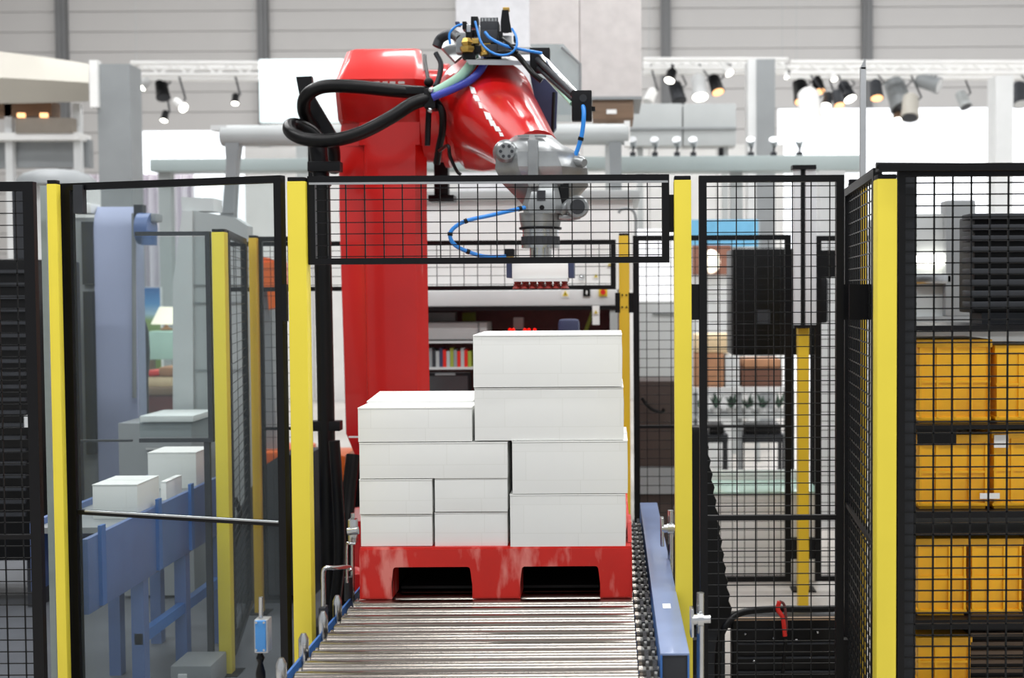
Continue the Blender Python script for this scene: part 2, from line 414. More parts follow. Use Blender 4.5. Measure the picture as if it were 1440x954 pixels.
MB().box((PX0 + 0.01, D1 - 0.03, PZ0 + 0.01), (PX1 - 0.01, D1 - 0.01, hz)).build('shade_skirt', M_inshade, pl)
MB().box((PX0 + 0.1, D0 + 0.14, PZ0), (PX1 - 0.1, D1 - 0.05, PZ0 + 0.008)).build('bottom_board', M_inshade, pl)
MB().box((PX0 + 0.01, D0 + 0.13, hz - 0.006), (PX1 - 0.01, D1 - 0.05, hz)).build('deck_shade_sheet', M_inshade, pl)  # black sheet standing in for shade under the red deck
# raised corner lip at the right
MB().ring([[(PX1 - 0.012, D0 + 0.05, PZ1), (PX1 + 0.0, D0 + 0.05, PZ1), (PX1 + 0.0, D0 + 0.3, PZ1), (PX1 - 0.012, D0 + 0.3, PZ1)],
           [(PX1 - 0.012, D0 + 0.1, PZ1 + 0.05), (PX1 + 0.0, D0 + 0.1, PZ1 + 0.05), (PX1 + 0.0, D0 + 0.25, PZ1 + 0.05), (PX1 - 0.012, D0 + 0.25, PZ1 + 0.05)]]).build('corner_lip', M_pallet, pl)

# ------------------------------------------------------------------ cartons
def carton(x0, y0, x1, y1, D, depth, label, group='white cartons stacked on the pallet', flaps=True, jit=0.002, yaw=0.0):
    a = P(x0, y1, D); b = P(x1, y0, D)
    X0, X1, Z0, Z1 = P(x0, (y0 + y1) / 2, D).x, P(x1, (y0 + y1) / 2, D).x, P((x0 + x1) / 2, y1, D).z, P((x0 + x1) / 2, y0, D).z
    t = thing('carton', label, 'box', ((X0 + X1) / 2, D + depth / 2, Z0), group)
    m = MB(); n = 4
    rings = []
    tt = 0.0
    def rnd(): return random.uniform(-jit, jit)
    # body: slightly bulging, slightly skewed corners
    cor = [(X0 + 0.001, D + 0.001), (X1 - 0.001, D + 0.001), (X1 - 0.001, D + depth), (X0 + 0.001, D + depth)]
    for q in (0, 0.33, 0.66, 1):
        bul = 0.003 * math.sin(math.pi * q)
        ring = []
        for k in range(4):
            p, p2 = Vector(cor[k]), Vector(cor[(k + 1) % 4])
            nrm = Vector((p2 - p)).normalized(); nrm = Vector((nrm.y, -nrm.x))
            ring.append((p.x, p.y, Z0 + (Z1 - 0.006 - Z0) * q))
            for u in (0.3, 0.7):
                mpt = p.lerp(p2, u) + nrm * (bul + rnd() * 0.5)
                ring.append((mpt.x, mpt.y, Z0 + (Z1 - 0.006 - Z0) * q))
        rings.append(ring)
    m.ring(rings); m.build('body', M_box, t)
    if flaps:
        mid = D + depth / 2
        for s in (-1, 1):
            m = MB()
            ya, yb = (D, mid - 0.003) if s < 0 else (mid + 0.003, D + depth)
            e = abs(rnd()) * 2
            m.ring([[(X0 + 0.001, ya, Z1 - 0.005), (X1 - 0.001, ya, Z1 - 0.005), (X1 - 0.001, yb, Z1 - 0.005), (X0 + 0.001, yb, Z1 - 0.005)],
                    [(X0, ya, Z1 - 0.001), (X1, ya, Z1 - 0.001), (X1, yb, Z1 - 0.001), (X0, yb, Z1 - 0.001)]])
            m.build('top_flap', M_box, t)
        MB().box((X0 - 0.0006, mid - 0.022, Z1 - 0.001), (X1 + 0.0006, mid + 0.022, Z1 - 0.0003)).build('tape', M_offw, t)
    return t
CD = 3.765
carton(507, 724, 608, 768.5, CD, 0.38, 'small white carton at the bottom left corner of the pallet stack')
carton(611, 720.5, 714, 768.5, CD + 0.005, 0.38, 'small white carton on the pallet, second from left in the bottom row')
carton(505, 674, 608, 723.5, CD - 0.005, 0.38, 'small white carton second from the bottom at the far left of the stack')
carton(611, 671, 714, 720, CD, 0.38, 'small white carton second from the bottom in the middle of the stack')
carton(505, 622, 714, 673, CD - 0.005, 0.39, 'long flat white carton lying across the two small left columns')
cl = carton(503, 573, 664, 621.5, CD - 0.005, 0.37, 'topmost white carton of the lower left part of the stack, with a raised flap')
carton(717, 695, 880, 769, CD - 0.01, 0.38, 'large white carton at the bottom right of the pallet stack')
carton(720, 620, 883, 694.5, CD - 0.01, 0.38, 'large white carton second from the bottom on the right of the stack')
carton(667, 545, 877, 619.5, CD - 0.005, 0.38, 'wide white carton second from the top on the right of the stack')
carton(665, 470.5, 875, 544.5, CD - 0.01, 0.38, 'wide white carton topmost of the whole pallet stack')
# half-open flap lying on the left top carton
q = Vector(cl['wx'])
zt = P(580, 573, CD).z
MB().ring([[P(513, 0, 3.95).x * 1 + Vector((0, 3.93, zt)) if False else Vector((P(513, 570, 3.9).x, 3.93, zt)), Vector((P(664, 570, 3.9).x, 3.93, zt)), Vector((P(664, 570, 3.9).x, 4.12, zt + 0.016)), Vector((P(516, 570, 3.9).x, 4.12, zt + 0.016))],
           [Vector((P(513, 570, 3.9).x, 3.93, zt + 0.004)), Vector((P(664, 570, 3.9).x, 3.93, zt + 0.004)), Vector((P(664, 570, 3.9).x, 4.12, zt + 0.02)), Vector((P(516, 570, 3.9).x, 4.12, zt + 0.02))]]).build('raised_flap', M_box, cl)

# ------------------------------------------------------------------ fences
def post(px0, px1, ptop, D, label, m=M_yel, w_=0.052, group=None, zbot=0.0, cap=True):
    x0, x1 = P(px0, ptop, D).x, P(px1, ptop, D).x; z1 = P(px0, ptop, D).z
    t = thing('fence_post', label, 'post', ((x0 + x1) / 2, D + w_ / 2, zbot), group)
    MB().box((x0, D, zbot + 0.008), (x1, D + w_, z1 - 0.012), 0.003).build('post_tube', m, t)
    MB().box((x0 + 0.001, D + 0.001, z1 - 0.012), (x1 - 0.001, D + w_ - 0.001, z1), 0.003).build('end_cap', M_blk, t)
    MB().box((x0 - 0.03, D - 0.03, zbot), (x1 + 0.03, D + w_ + 0.03, zbot + 0.008)).build('foot_plate', M_blk, t)
    return t
def panel(name, label, cat, A, B, ztop, zbot, nv, nh, th=0.03, wire=0.0022, pane=None, rails=(), frame_m=M_blk, left_w=None, group=None, wm=None):
    """fence panel in the vertical plane through ground points A and B; nv, nh wire spacings in metres"""
    A = Vector((A[0], A[1], 0)); B = Vector((B[0], B[1], 0)); L = (B - A).length; t = (B - A).normalized(); nrm = Vector((-t.y, t.x, 0))
    g = thing(name, label, cat, tuple((A + B) / 2 + Vector((0, 0, zbot))), group)
    def bar(m, u0, u1, z0, z1, d):
        c = [A + t * u + nrm * e for u, e in ((u0, -d), (u1, -d), (u1, d), (u0, d))]
        m.ring([[p + Vector((0, 0, z0)) for p in c], [p + Vector((0, 0, z1)) for p in c]])
    lw = left_w or th
    for nme, u0, u1, z0, z1 in (('frame_stile', 0, lw, zbot, ztop), ('frame_stile', L - th, L, zbot, ztop), ('frame_rail', lw, L - th, ztop - th * 0.85, ztop), ('frame_rail', lw, L - th, zbot, zbot + th * 0.85)):
        m = MB(); bar(m, u0, u1, z0, z1, 0.012); m.build(nme, frame_m, g)
    for z in rails:
        m = MB(); bar(m, lw, L - th, z - 0.007, z + 0.007, 0.009); m.build('middle_rail', frame_m, g)
    if nv:
        m = MB(); u = lw + nv * 0.6
        while u < L - th:
            bar(m, u - wire, u + wire, zbot + 0.01, ztop - 0.01, wire); u += nv
        z = zbot + nh * 0.7
        while z < ztop - 0.01:
            bar(m, lw * 0.5, L - th * 0.5, z - wire * 0.8, z + wire * 0.8, wire * 2.2 if False else wire); z += nh
        m.build('wire_mesh', wm or M_wire, g)
    if pane:
        m = MB(); bar(m, lw, L - th, zbot + 0.02, ztop - 0.02, 0.002); m.build('pane', pane, g)
    return g
def gx(px, D, py=600): return (P(px, py, D).x, D)
FD = 3.68
post(403, 429, 249, FD - 0.03, 'yellow fence post left of the conveyor, beside the red robot column')
post(948, 972, 247, FD - 0.03, 'yellow fence post right of the conveyor, between two mesh panels')
post(65, 79, 253, 3.85, 'yellow fence post at the far left beside the glazed door', w_=0.03)
post(1234, 1262, 245, 3.3, 'thick yellow fence post nearest the camera on the right, in front of amber crates', w_=0.055)
zt_ = P(690, 247, FD).z; zb_ = P(690, 371, FD).z
pn = panel('mesh_panel', 'wide black wire mesh panel hanging above the conveyor opening', 'fence panel', gx(434, FD, 300), gx(941, FD, 300), zt_, zb_, 26.4 / F * FD, 15.9 / F * FD, 0.021, 0.0016)
MB().box((P(436, 255, FD).x, FD - 0.016, P(690, 256, FD).z), (P(939, 255, FD).x, FD - 0.01, P(690, 259, FD).z)).build('edge_strip', M_alu, pn)
# brackets to the posts
for x0, x1, y0, y1 in ((430, 437, 277, 332), (940, 949, 274, 326)):
    MB().pbox(x0, y0, x1, y1, FD - 0.005, 0.03).build('hinge_bracket', M_blk, pn)
pr_ = panel('mesh_door', 'black wire mesh door right of the conveyor with the black cabinet behind it', 'fence panel', gx(983, FD, 400), gx(1186, FD, 400), P(1085, 247, FD).z, 0.06, 26.2 / F * FD, 16.1 / F * FD, 0.022, 0.0016, rails=(P(1085, 728, FD).z,))
for y0, y1 in ((400, 450), (900, 950)):
    MB().pbox(973, y0, 984, y1, FD - 0.005, 0.03).build('hinge_bracket', M_blk, pr_)
    MB().pbox(1185, y0, 1193, y1, FD - 0.005, 0.03).build('hinge_bracket', M_blk, pr_)
# glazed door left
gd = panel('glazed_door', 'black framed door with a clear pane left of the conveyor', 'door', gx(91, 3.92, 400), gx(400, 3.68, 400), P(245, 253, 3.8).z, 0.06, 0, 0, 0.024, pane=M_glass, left_w=0.035, rails=(P(245, 728, 3.8).z,))
zr_ = P(245, 728, 3.8).z + 0.006; ga_, gb_ = gx(115, 3.90, 400), gx(388, 3.69, 400)
MB().cyl((ga_[0], ga_[1] - 0.012, zr_), (gb_[0], gb_[1] - 0.012, zr_), 0.0035, n=8).build('rail_trim', M_alu, gd)
MB().pbox(396, 400, 403, 452, 3.66, 0.02).build('door_latch', M_blk, gd)
MB().pbox(103, 260, 116, 300, 3.87, 0.03).build('hinge_bracket', M_dark, gd)
# mesh panel at far left edge
panel('mesh_panel', 'black wire mesh panel at the left edge of the picture', 'fence panel', gx(-160, 3.86, 400), gx(52, 3.86, 400), P(30, 256, 3.86).z, 0.06, 0.055, 0.036, 0.032, 0.0018, rails=(P(30, 755, 3.86).z,))
# angled panel right of mesh door
zt2 = P(1212, 238, 3.75).z
panel('mesh_panel', 'black wire mesh panel turned side-on between the mesh door and the near yellow post', 'fence panel', (P(1192, 400, 4.15).x, 4.15), (P(1234, 400, 3.42).x, 3.42), P(1234, 236, 3.42).z, 0.06, 0.055, 0.036, 0.03, 0.002, rails=(P(1212, 735, 3.8).z,))
post(1211, 1220, 252, 4.3, 'narrow yellow post seen through the side-on mesh panel', M_yel2, 0.012)
post(1194, 1209, 252, 4.28, 'black steel post left of the narrow yellow post behind the side-on mesh panel', M_blk, 0.02)
MB_ = MB().pbox(1195, 400, 1232, 450, 3.6, 0.02)
tag(MB_.build('lock_plate', M_blk), 'black lock plate on the side-on mesh panel left of the near yellow post', 'lock')
# right front panel before crates
zt3 = P(1340, 238, 3.33).z
pr3 = panel('mesh_panel', 'black wire mesh panel in front of the rack of amber crates', 'fence panel', gx(1262, 3.34, 400), gx(1560, 3.34, 400), P(1340, 240, 3.34).z, 0.06, 26 / F * 3.34, 16 / F * 3.34, 0.018, 0.0022)
MB().tube([pt(1232, 233, 3.3), pt(1340, 234, 3.3), pt(1600, 237, 3.3)], 0.009, 10, False).box(pt(1236, 230, 3.29), (P(1600, 240, 3.29).x, 3.33, P(1300, 240, 3.29).z)).build('top_rail', M_blk, pr3)
MB().box((P(1268, 300, 3.4).x, 3.38, 0.0), (P(1284, 300, 3.4).x, 3.42, P(1275, 250, 3.4).z)).build('inner_stile', M_dark, pr3)
m = MB()
for k in range(66):
    z = 0.05 + k * 0.026
    m.box((P(1284, 400, 3.4).x - 0.004, 3.385, z), (P(1284, 400, 3.4).x + 0.006, 3.4, z + 0.008))
m.build('rack_teeth', M_blk, pr3)['kind'] = 'stuff'
# thin silver pole
g = thing('steel_pole', 'tall thin steel pole rising above the side-on mesh panel', 'pole', (P(1214, 240, 4.6).x, 4.6, 0))
MB().pbox(1209.5, 96, 1217.5, 1000, 4.6, 0.02, 0.002).build('pole_tube', M_alu, g)
MB().ring([[pt(1209.5, 97, 4.6), pt(1217.5, 97, 4.6), pt(1217.5, 97, 4.62), pt(1209.5, 97, 4.62)], [pt(1215, 84, 4.6), pt(1217.5, 82, 4.6), pt(1217.5, 82, 4.62), pt(1215, 84, 4.62)]]).build('pole_tip', M_alu, g)

# back fence
BD = 6.3
post(870, 885, 328, BD, 'yellow post of the rear fence just right of the carton stack', M_yel2, 0.05)
post(1122, 1138, 330, BD, 'yellow post of the rear fence below the aluminium column', M_yel2, 0.05)
pb = panel('rear_mesh_panel', 'black wire mesh panel hanging behind the suction gripper', 'fence panel', gx(600 - 290, BD, 370), gx(866, BD, 370), P(740, 338, BD).z, P(740, 408, BD).z, 19 / F * BD, 12 / F * BD, 0.026, 0.0018)
for x0, x1 in ((865, 872), (884, 894)):
    MB().pbox(x0, 412, x1, 440, BD - 0.002, 0.03).build('hinge_bracket', M_blk, pb)
pb2 = panel('rear_mesh_panel', 'narrow black wire mesh panel between the carton stack and right yellow post', 'fence panel', gx(890, BD, 370), gx(1112, BD, 370), P(1000, 331, BD).z, 0.05, 0.06, 0.045, 0.03, 0.0018, rails=(P(1000, 600, BD).z,))
pb3 = panel('rear_mesh_panel', 'black wire mesh panel behind the right edge of the mesh door', 'fence panel', gx(1146, BD, 370), gx(1420, BD, 370), P(1300, 331, BD).z, 0.05, 0.06, 0.045, 0.03, 0.0018)
for g_, xx in ((pb2, (1112, 1122)), (pb3, (1138, 1146))):
    for y0 in (405, 757):
        MB().pbox(xx[0], y0, xx[1], y0 + 30, BD - 0.003, 0.03).build('hinge_bracket', M_blk, g_)
ps_ = [o for o in bpy.data.objects if o.name.startswith('fence_post') and abs(o['wx'][1] - BD - 0.025) < 0.01]
for (x, y) in ((875, 415), (881, 415), (875, 432), (881, 432), (1127, 766), (1133, 766), (1127, 780), (1133, 780), (1127, 620), (1133, 620), (1127, 636), (1133, 636)):
    par = min(ps_, key=lambda o: abs(o['wx'][0] - P(x, y, BD).x))
    MB().cyl(pt(x, y, BD - 0.006), pt(x, y, BD + 0.004), 0.0045, n=8).build('bolt', M_blk, par)
# left rear fence running away from the camera
post(297, 315, 322, 4.95, 'yellow post of the left inner fence nearest the cartons on the blue conveyor', M_yel, 0.05)
post(349, 360, 331, 5.9, 'slim orange-yellow post farther along the left inner fence', M_yel2, 0.05)
panel('rear_mesh_panel', 'dark framed mesh panel running away between the two left inner posts', 'fence panel', (P(318, 500, 5.0).x, 5.02), (P(346, 500, 5.85).x, 5.85), P(330, 330, 5.4).z, 0.06, 0.24, 0.04, 0.03, 0.0012)
hp_ = panel('hanging_pane', 'thin dark framed clear pane above the cartons on the blue conveyor', 'fence panel', gx(186, 4.96, 400), gx(297, 4.96, 400), P(240, 326, 4.96).z, P(240, 622, 4.96).z, 0, 0, 0.018, pane=M_glass2, frame_m=M_dark)
bpy.data.objects.remove([o for o in hp_.children if o.name.startswith('frame_stile')][0])
MB().box((P(289, 700, 4.96).x, 4.95, 0), (P(297, 700, 4.96).x, 4.97, P(290, 622, 4.96).z)).build('frame_stile', M_dark, hp_)
MB().box((P(108, 620, 4.96).x, 4.952, P(240, 621, 4.96).z), (P(186, 620, 4.96).x, 4.968, P(240, 618, 4.96).z)).build('side_arm', M_dark, hp_)
panel('rear_mesh_panel', 'narrow dark framed mesh panel right of the slim orange-yellow post', 'fence panel', gx(362, 5.95, 400), gx(432, 5.95, 400), P(380, 333, 5.95).z, 0.06, 0.06, 0.06, 0.026, 0.0012, rails=(P(380, 603, 5.95).z,))

# aluminium column with black slots
g = thing('profile_column', 'slotted aluminium profile column with a black cap behind the right mesh door', 'column', (P(1132, 457, 5.9).x, 5.9, 0.0))
for x0, x1 in ((1117, 1126), (1133, 1148)):
    MB().pbox(x0, 238, x1, 457, 5.9, 0.05, 0.003).build('profile', M_prof, g)
MB().pbox(1119, 238, 1147, 457, 5.92, 0.03).build('slot_core', M_blk, g)
MB().pbox(1115, 232, 1148, 238, 5.89, 0.07).build('end_cap', M_blk, g)
MB().pbox(1117, 457, 1147, 462, 5.89, 0.07).build('end_cap', M_blk, g)
MB().box((P(1123, 500, 5.93).x, 5.93, 0), (P(1137, 500, 5.93).x, 5.98, P(1130, 462, 5.93).z)).build('stand', M_yel2, g)

# ------------------------------------------------------------------ robot
RD = 5.5
rb = thing('palletising_robot', 'big red industrial robot with a grey wrist reaching over the stack of cartons', 'robot', (P(540, 600, RD).x, RD + 0.25, 0))
def sec(y, xl, xa, xb, xr, front, D=RD, back=0.42, ch=0.05):
    z = P(540, y, D).z
    f0 = D + front
    X = lambda q: P(q, y, D).x
    return [(X(xl), D + back, z), (X(xl), f0 + ch * 1.6, z), (X(xl + 3), f0 + ch, z), (X(xa - 2), f0 + ch * 0.5, z), (X(xa), f0 + ch * 0.1, z), (X(xa + 5), f0, z),
            (X(xb), f0, z), (X(xb + 3), f0 + ch * 0.3, z), (X(xr), f0 + ch, z), (P(xr - 3, y, D + back).x, D + back, z)]
MB().ring([sec(760, 505, 530, 592, 610, 0.05), sec(672, 504, 522, 590, 606, 0.02), sec(612, 481, 518, 588, 603, 0), sec(450, 476, 515, 586, 600, 0), sec(300, 471, 512, 584, 598, 0), sec(204, 471, 512, 584, 598, 0)]).build('lower_arm', M_red, rb)
MB().ring([sec(204, 471, 505, 590, 606, 0.0), sec(172, 474, 505, 590, 604, 0.0), sec(168, 474, 482, 592, 605, -0.01, ch=0.02), sec(138, 477, 484, 590, 603, -0.1, ch=0.02), sec(118, 479, 486, 588, 601, -0.13, ch=0.02), sec(72, 487, 494, 584, 592, -0.02, ch=0.02), sec(66, 493, 498, 581, 587, 0.04, back=0.38, ch=0.02)]).build('head_cover', M_red, rb)
# white edge line near lower end
MB().pbox(490, 614, 506, 616, RD + 0.005, 0.01).build('marking_line', M_white, rb)
# pedestal
c = P(545, 700, RD + 0.2)
MB().box((c.x - 0.3, RD - 0.05, 0), (c.x + 0.3, RD + 0.55, 0.06)).build('base_plate', M_dark, rb)
MB().lathe([(0, 0.29), (0.5, 0.29), (0.55, 0.25), (1, 0.23)], (c.x, RD + 0.25, 0.06), (c.x, RD + 0.25, 0.5), 32).build('base', M_redd, rb)
# elbow drum, axis across
e0 = Vector(pt(598, 148, RD)); 
ey = RD + 0.12
def ex(px): return P(px, 150, RD).x
ez = P(640, 158, RD).z
MB().lathe([(0, 0.2), (0.55, 0.2), (0.6, 0.225), (0.75, 0.225), (0.8, 0.205), (1, 0.2)], (ex(594), ey, ez), (ex(640), ey, ez), 36).build('elbow_flange', M_redd, rb)
m = MB()
for k in range(10):
    a = 2 * math.pi * k / 10
    p = Vector((ex(620), ey + math.cos(a) * 0.19, ez + math.sin(a) * 0.19))
    m.cyl(p, p + Vector((0.03, 0, 0)), 0.012, n=8)
m.build('flange_bolts', M_dark, rb)
# elbow casting
MB().lathe([(0, 0.14), (0.05, 0.19), (0.2, 0.235), (0.5, 0.245), (0.8, 0.235), (0.95, 0.2), (1, 0.16)], (ex(634), ey - 0.02, ez - 0.0), (ex(716), ey - 0.02, ez - 0.0), 40).build('elbow_casting', M_redd, rb)
# rear motor body behind elbow
MB().cyl((ex(660), ey, ez), (ex(668), ey + 0.55, ez + 0.05), 0.16, 0.15, 28).build('rear_motor', M_dark, rb)
# forearm
A = Vector(pt(676, 142, 5.42)); B = Vector(pt(753, 219, 4.82))
MB().lathe([(0, 0.19), (0.02, 0.205), (0.14, 0.205), (0.17, 0.186), (0.4, 0.168), (0.93, 0.106), (1, 0.1)], A, B, 44).build('forearm', M_redd, rb)
dirv = (B - A).normalized()
up = Vector((0, 0, 1)); side = dirv.cross(up).normalized(); nup = side.cross(dirv).normalized()
from mathutils.bvhtree import BVHTree
def decal(target, polys, name, m, parent):
    me = target.data; off = Vector(target['wx'])
    tree = BVHTree.FromPolygons([v.co + off for v in me.vertices], [tuple(p.vertices) for p in me.polygons])
    q = MB(); cam_o = Vector((0, 0, CAMZ))
    for poly in polys:
        pts = []
        for (x, y) in poly:
            d = (P(x, y, 5) - cam_o).normalized(); h = tree.ray_cast(cam_o, d)
            if h[0] is None: pts = []; break
            pts.append((h[0], h[1]))
        if pts:
            q.ring([[p - d * 0.001 for p, n_ in pts], [p - d * 0.003 for p, n_ in pts]])
    if len(q.bm.verts): q.build(name, m, parent)
fa_ = [o for o in bpy.data.objects if o.name == 'forearm'][0]
pol = []
for (x, y, w_, h_) in ((664, 127, 8, 10), (669, 138, 8, 9), (675, 149, 5, 7), (685, 163, 10, 11), (691, 173, 9, 9), (698, 181, 9, 8), (704, 189, 6, 6)):
    pol.append([(x - w_ * 0.5, y - h_ * 0.6), (x + w_ * 0.4, y - h_ * 0.35), (x + w_ * 0.8, y + h_ * 0.5), (x - w_ * 0.1, y + h_ * 0.45)])
decal(fa_, pol, 'worn_marking', M_white, rb)
hc_ = [o for o in bpy.data.objects if o.name == 'head_cover'][0]
decal(hc_, [[(x, 118), (x + w_, 118), (x + w_, 114.5), (x, 114.5)] for x, w_ in ((497, 12), (512, 10), (525, 9), (538, 7), (548, 8), (560, 9))], 'worn_marking', M_white, rb)
# cable bracket row along the arm, left lower side
MB().tube([A - side * 0.19 + dirv * 0.12 - nup * 0.02, A - side * 0.165 + dirv * 0.3 - nup * 0.04, B - side * 0.13 - nup * 0.04], 0.008, 8).build('arm_edge_rod', M_steel, rb)
# wrist
WD = 4.68
def loftpx(rows, D0, D1_, m=None, ch=0.25):
    """rows (y, x0, x1, dfront) -> octagonal column"""
    m = m or MB(); rings = []
    for (y, x0, x1, fr) in rows:
        a = P(x0, y, D0).x; b = P(x1, y, D0).x; z = P((x0 + x1) / 2, y, D0).z; w_ = b - a; c_ = w_ * ch
        yf, yb = D0 + fr, D1_
        cy_ = min(c_, (yb - yf) * 0.3)
        rings.append([(a, yf + cy_, z), (a + c_, yf, z), (b - c_, yf, z), (b, yf + cy_, z), (b, yb - cy_, z), (b - c_, yb, z), (a + c_, yb, z), (a, yb - cy_, z)])
    return m.ring(rings)
loftpx([(296, 742, 782, 0.1), (276, 724, 806, 0.02), (256, 704, 826, -0.03), (236, 695, 826, -0.06), (215, 697, 814, -0.05), (200, 704, 788, 0.0), (186, 722, 774, 0.06)], WD, WD + 0.3, ch=0.27).build('wrist_housing', M_cast, rb)
wr = [o for o in bpy.data.objects if o.name == 'wrist_housing'][0]
MB().lathe([(0, 0.03), (0.1, 0.04), (0.85, 0.042), (1, 0.05)], pt(712, 213, WD - 0.05), pt(712, 215, WD + 0.08), 20).build('wrist_boss', M_cast, wr)
m = MB()
for k in range(6):
    a = k * math.pi / 3
    p = P(712 + 8 * math.cos(a), 213 + 8 * math.sin(a), WD - 0.05)
    m.cyl(p, p + Vector((0, -0.006, 0)), 0.006, n=8)
m.build('boss_bolts', M_dark, wr)
for x in (728, 752):
    MB().pbox(x, 184 + 6, x + 16, 193, WD + 0.02, 0.01).build('end_lug', M_cast, wr)
MB().pbox(742, 196, 757, 262, WD - 0.068, 0.03, 0.006).build('casting_rib', M_cast, wr)
MB().pbox(788, 250, 800, 290, WD - 0.02, 0.05).build('wrist_slot', M_blk, wr)
MB().lathe([(0, 0.02), (0.8, 0.02), (1, 0.014)], pt(808, 226, WD + 0.02), pt(822, 229, WD - 0.02), 14).build('wrist_cap', M_cast, wr)
# tool side
TD = 4.62
th = MB()
loftpx([(300, 736, 788, 0), (288, 734, 790, 0), (270, 740, 786, 0.01), (256, 742, 782, 0.03)], TD, TD + 0.16, th, 0.15)
hd = th.build('tool_head', M_cast, rb)
MB().cyl(pt(762, 292, TD - 0.004), pt(762, 292, TD + 0.02), 0.009, n=16).build('bore', M_blk, hd)
MB().pbox(755, 268, 767, 282, TD + 0.0, 0.02).build('socket', M_dark, hd)
m = MB()
m.tube([pt(788, 300, TD + 0.05), pt(797, 290, TD + 0.05), pt(806, 282, TD + 0.05)], 0.02, 10)
m.lathe([(0, 0.036), (0.1, 0.042), (0.9, 0.042), (1, 0.036)], pt(812, 291, TD - 0.02), pt(812, 291, TD + 0.09), 24)
m.tube([pt(786, 305, TD + 0.05), pt(800, 306, TD + 0.05), pt(815, 303, TD + 0.05)], 0.014, 10)
lug = m.build('side_lug', M_cast, rb)
MB().cyl(pt(812, 291, TD - 0.026), pt(812, 291, TD - 0.01), 0.027, n=24).build('lug_plug', M_dark, lug)
cx_, cyy = P(760, 320, TD + 0.08).x, TD + 0.08
def zz(y): return P(760, y, TD + 0.08).z
MB().lathe([(0, 0.078), (0.5, 0.076), (1, 0.07)], (cx_, cyy, zz(300)), (cx_, cyy, zz(321)), 36).build('flange', M_cast, rb)
MB().cyl((cx_, cyy, zz(320)), (cx_, cyy, zz(323)), 0.078, n=36).build('seal_ring', M_blk, rb)
MB().cyl((cx_, cyy, zz(323)), (cx_, cyy, zz(333)), 0.066, n=36).build('flange', M_steel, rb)
m = MB(); r_ = 0.068
ring = [(math.cos(2 * math.pi * k / 48) * (r_ + 0.003 * (k % 2)), math.sin(2 * math.pi * k / 48) * (r_ + 0.003 * (k % 2))) for k in range(48)]
m.prism(ring, lambda u, v, d: Vector((cx_ + u, cyy + v, d)), zz(345), zz(333)); m.build('knurled_ring', M_dark, rb)
MB().cyl((cx_, cyy, zz(345)), (cx_, cyy, zz(349)), 0.07, n=36).build('flange', M_steel, rb)
MB().cyl((cx_, cyy, zz(349)), (cx_, cyy, zz(366)), 0.04, n=28).build('shaft', M_steel, rb)
# gripper
gp = thing('suction_gripper', 'white vacuum gripper box with reddish suction cups under the robot wrist', 'gripper', (cx_, cyy, zz(406)))
MB().pbox(720, 368, 799, 392, TD, 0.2, 0.004).build('gripper_box', M_white, gp)
MB().pbox(716, 364, 803, 369, TD + 0.01, 0.2).build('mounting_plate', M_alu, gp)
MB().pbox(722, 392, 798, 396, TD - 0.005, 0.2).build('foam_plate', M_offw, gp)
for x0, x1 in ((712, 720), (799, 807)):
    MB().pbox(x0, 366, x1, 391, TD + 0.01, 0.16, 0.003).build('side_clamp', M_navy, gp)
pr = None; a0 = P(727, 400, TD + 0.02)
for iy in range(3):
    for i in range(7):
        x = P(726 + i * 11.2, 400, TD + 0.02).x; y = TD + 0.02 + iy * 0.07
        if pr is None:
            pr = MB().lathe([(0, 0.008), (0.25, 0.009), (0.35, 0.006), (0.5, 0.012), (0.6, 0.008), (1, 0.015)], (x, y, zz(395.5)), (x, y, zz(406)), 14).build('suction_cup', M_cup, gp); x0_, y0_ = x, y
        else:
            c = pr.copy(); COL.objects.link(c); c.location.x += x - x0_; c.location.y += y - y0_
MB().pbox(709, 350, 723, 361, TD - 0.01, 0.05, 0.003).build('valve_block', M_blk, gp)
MB().pbox(712, 361, 722, 365, TD, 0.03).build('valve_fitting', M_brass, gp)
def hose(name, pts, r, m, label, ties=(), n=12):
    PP = [Vector(pt(*p)) for p in pts]
    g = thing(name, label, 'hose', tuple(PP[0]))
    MB().tube(PP, r, n).build('hose_tube', m, g)
    cr = crom(PP, 6)
    for k in ties:
        i = min(len(cr) - 2, int(k * len(cr))); c = cr[i]; t = (cr[i + 1] - cr[i]).normalized()
        MB().cyl(c - t * 0.006, c + t * 0.006, r * 1.3, n=12).build('cable_tie', M_rub, g)
    return g
TH = TD - 0.02
hose('air_hose', [(738, 292, TH), (716, 297, TH - 0.04), (690, 303, TH - 0.06), (655, 311, TH - 0.08), (637, 322, TH - 0.08), (633, 333, TH - 0.08), (640, 345, TH - 0.07), (658, 354, TH - 0.05), (682, 361, TH - 0.03), (711, 361, TH)], 0.0072, M_blue, 'blue air hose bundle looping left of the gripper behind the hanging mesh', (0.04, 0.33, 0.52, 0.78))
hose('air_hose', [(818, 140, 4.75), (821, 158, 4.71), (819, 185, 4.7), (814, 205, 4.7), (807, 224, 4.7)], 0.0085, M_blue, 'blue air hose hanging from the black guide block to the grey wrist', (0.62,))
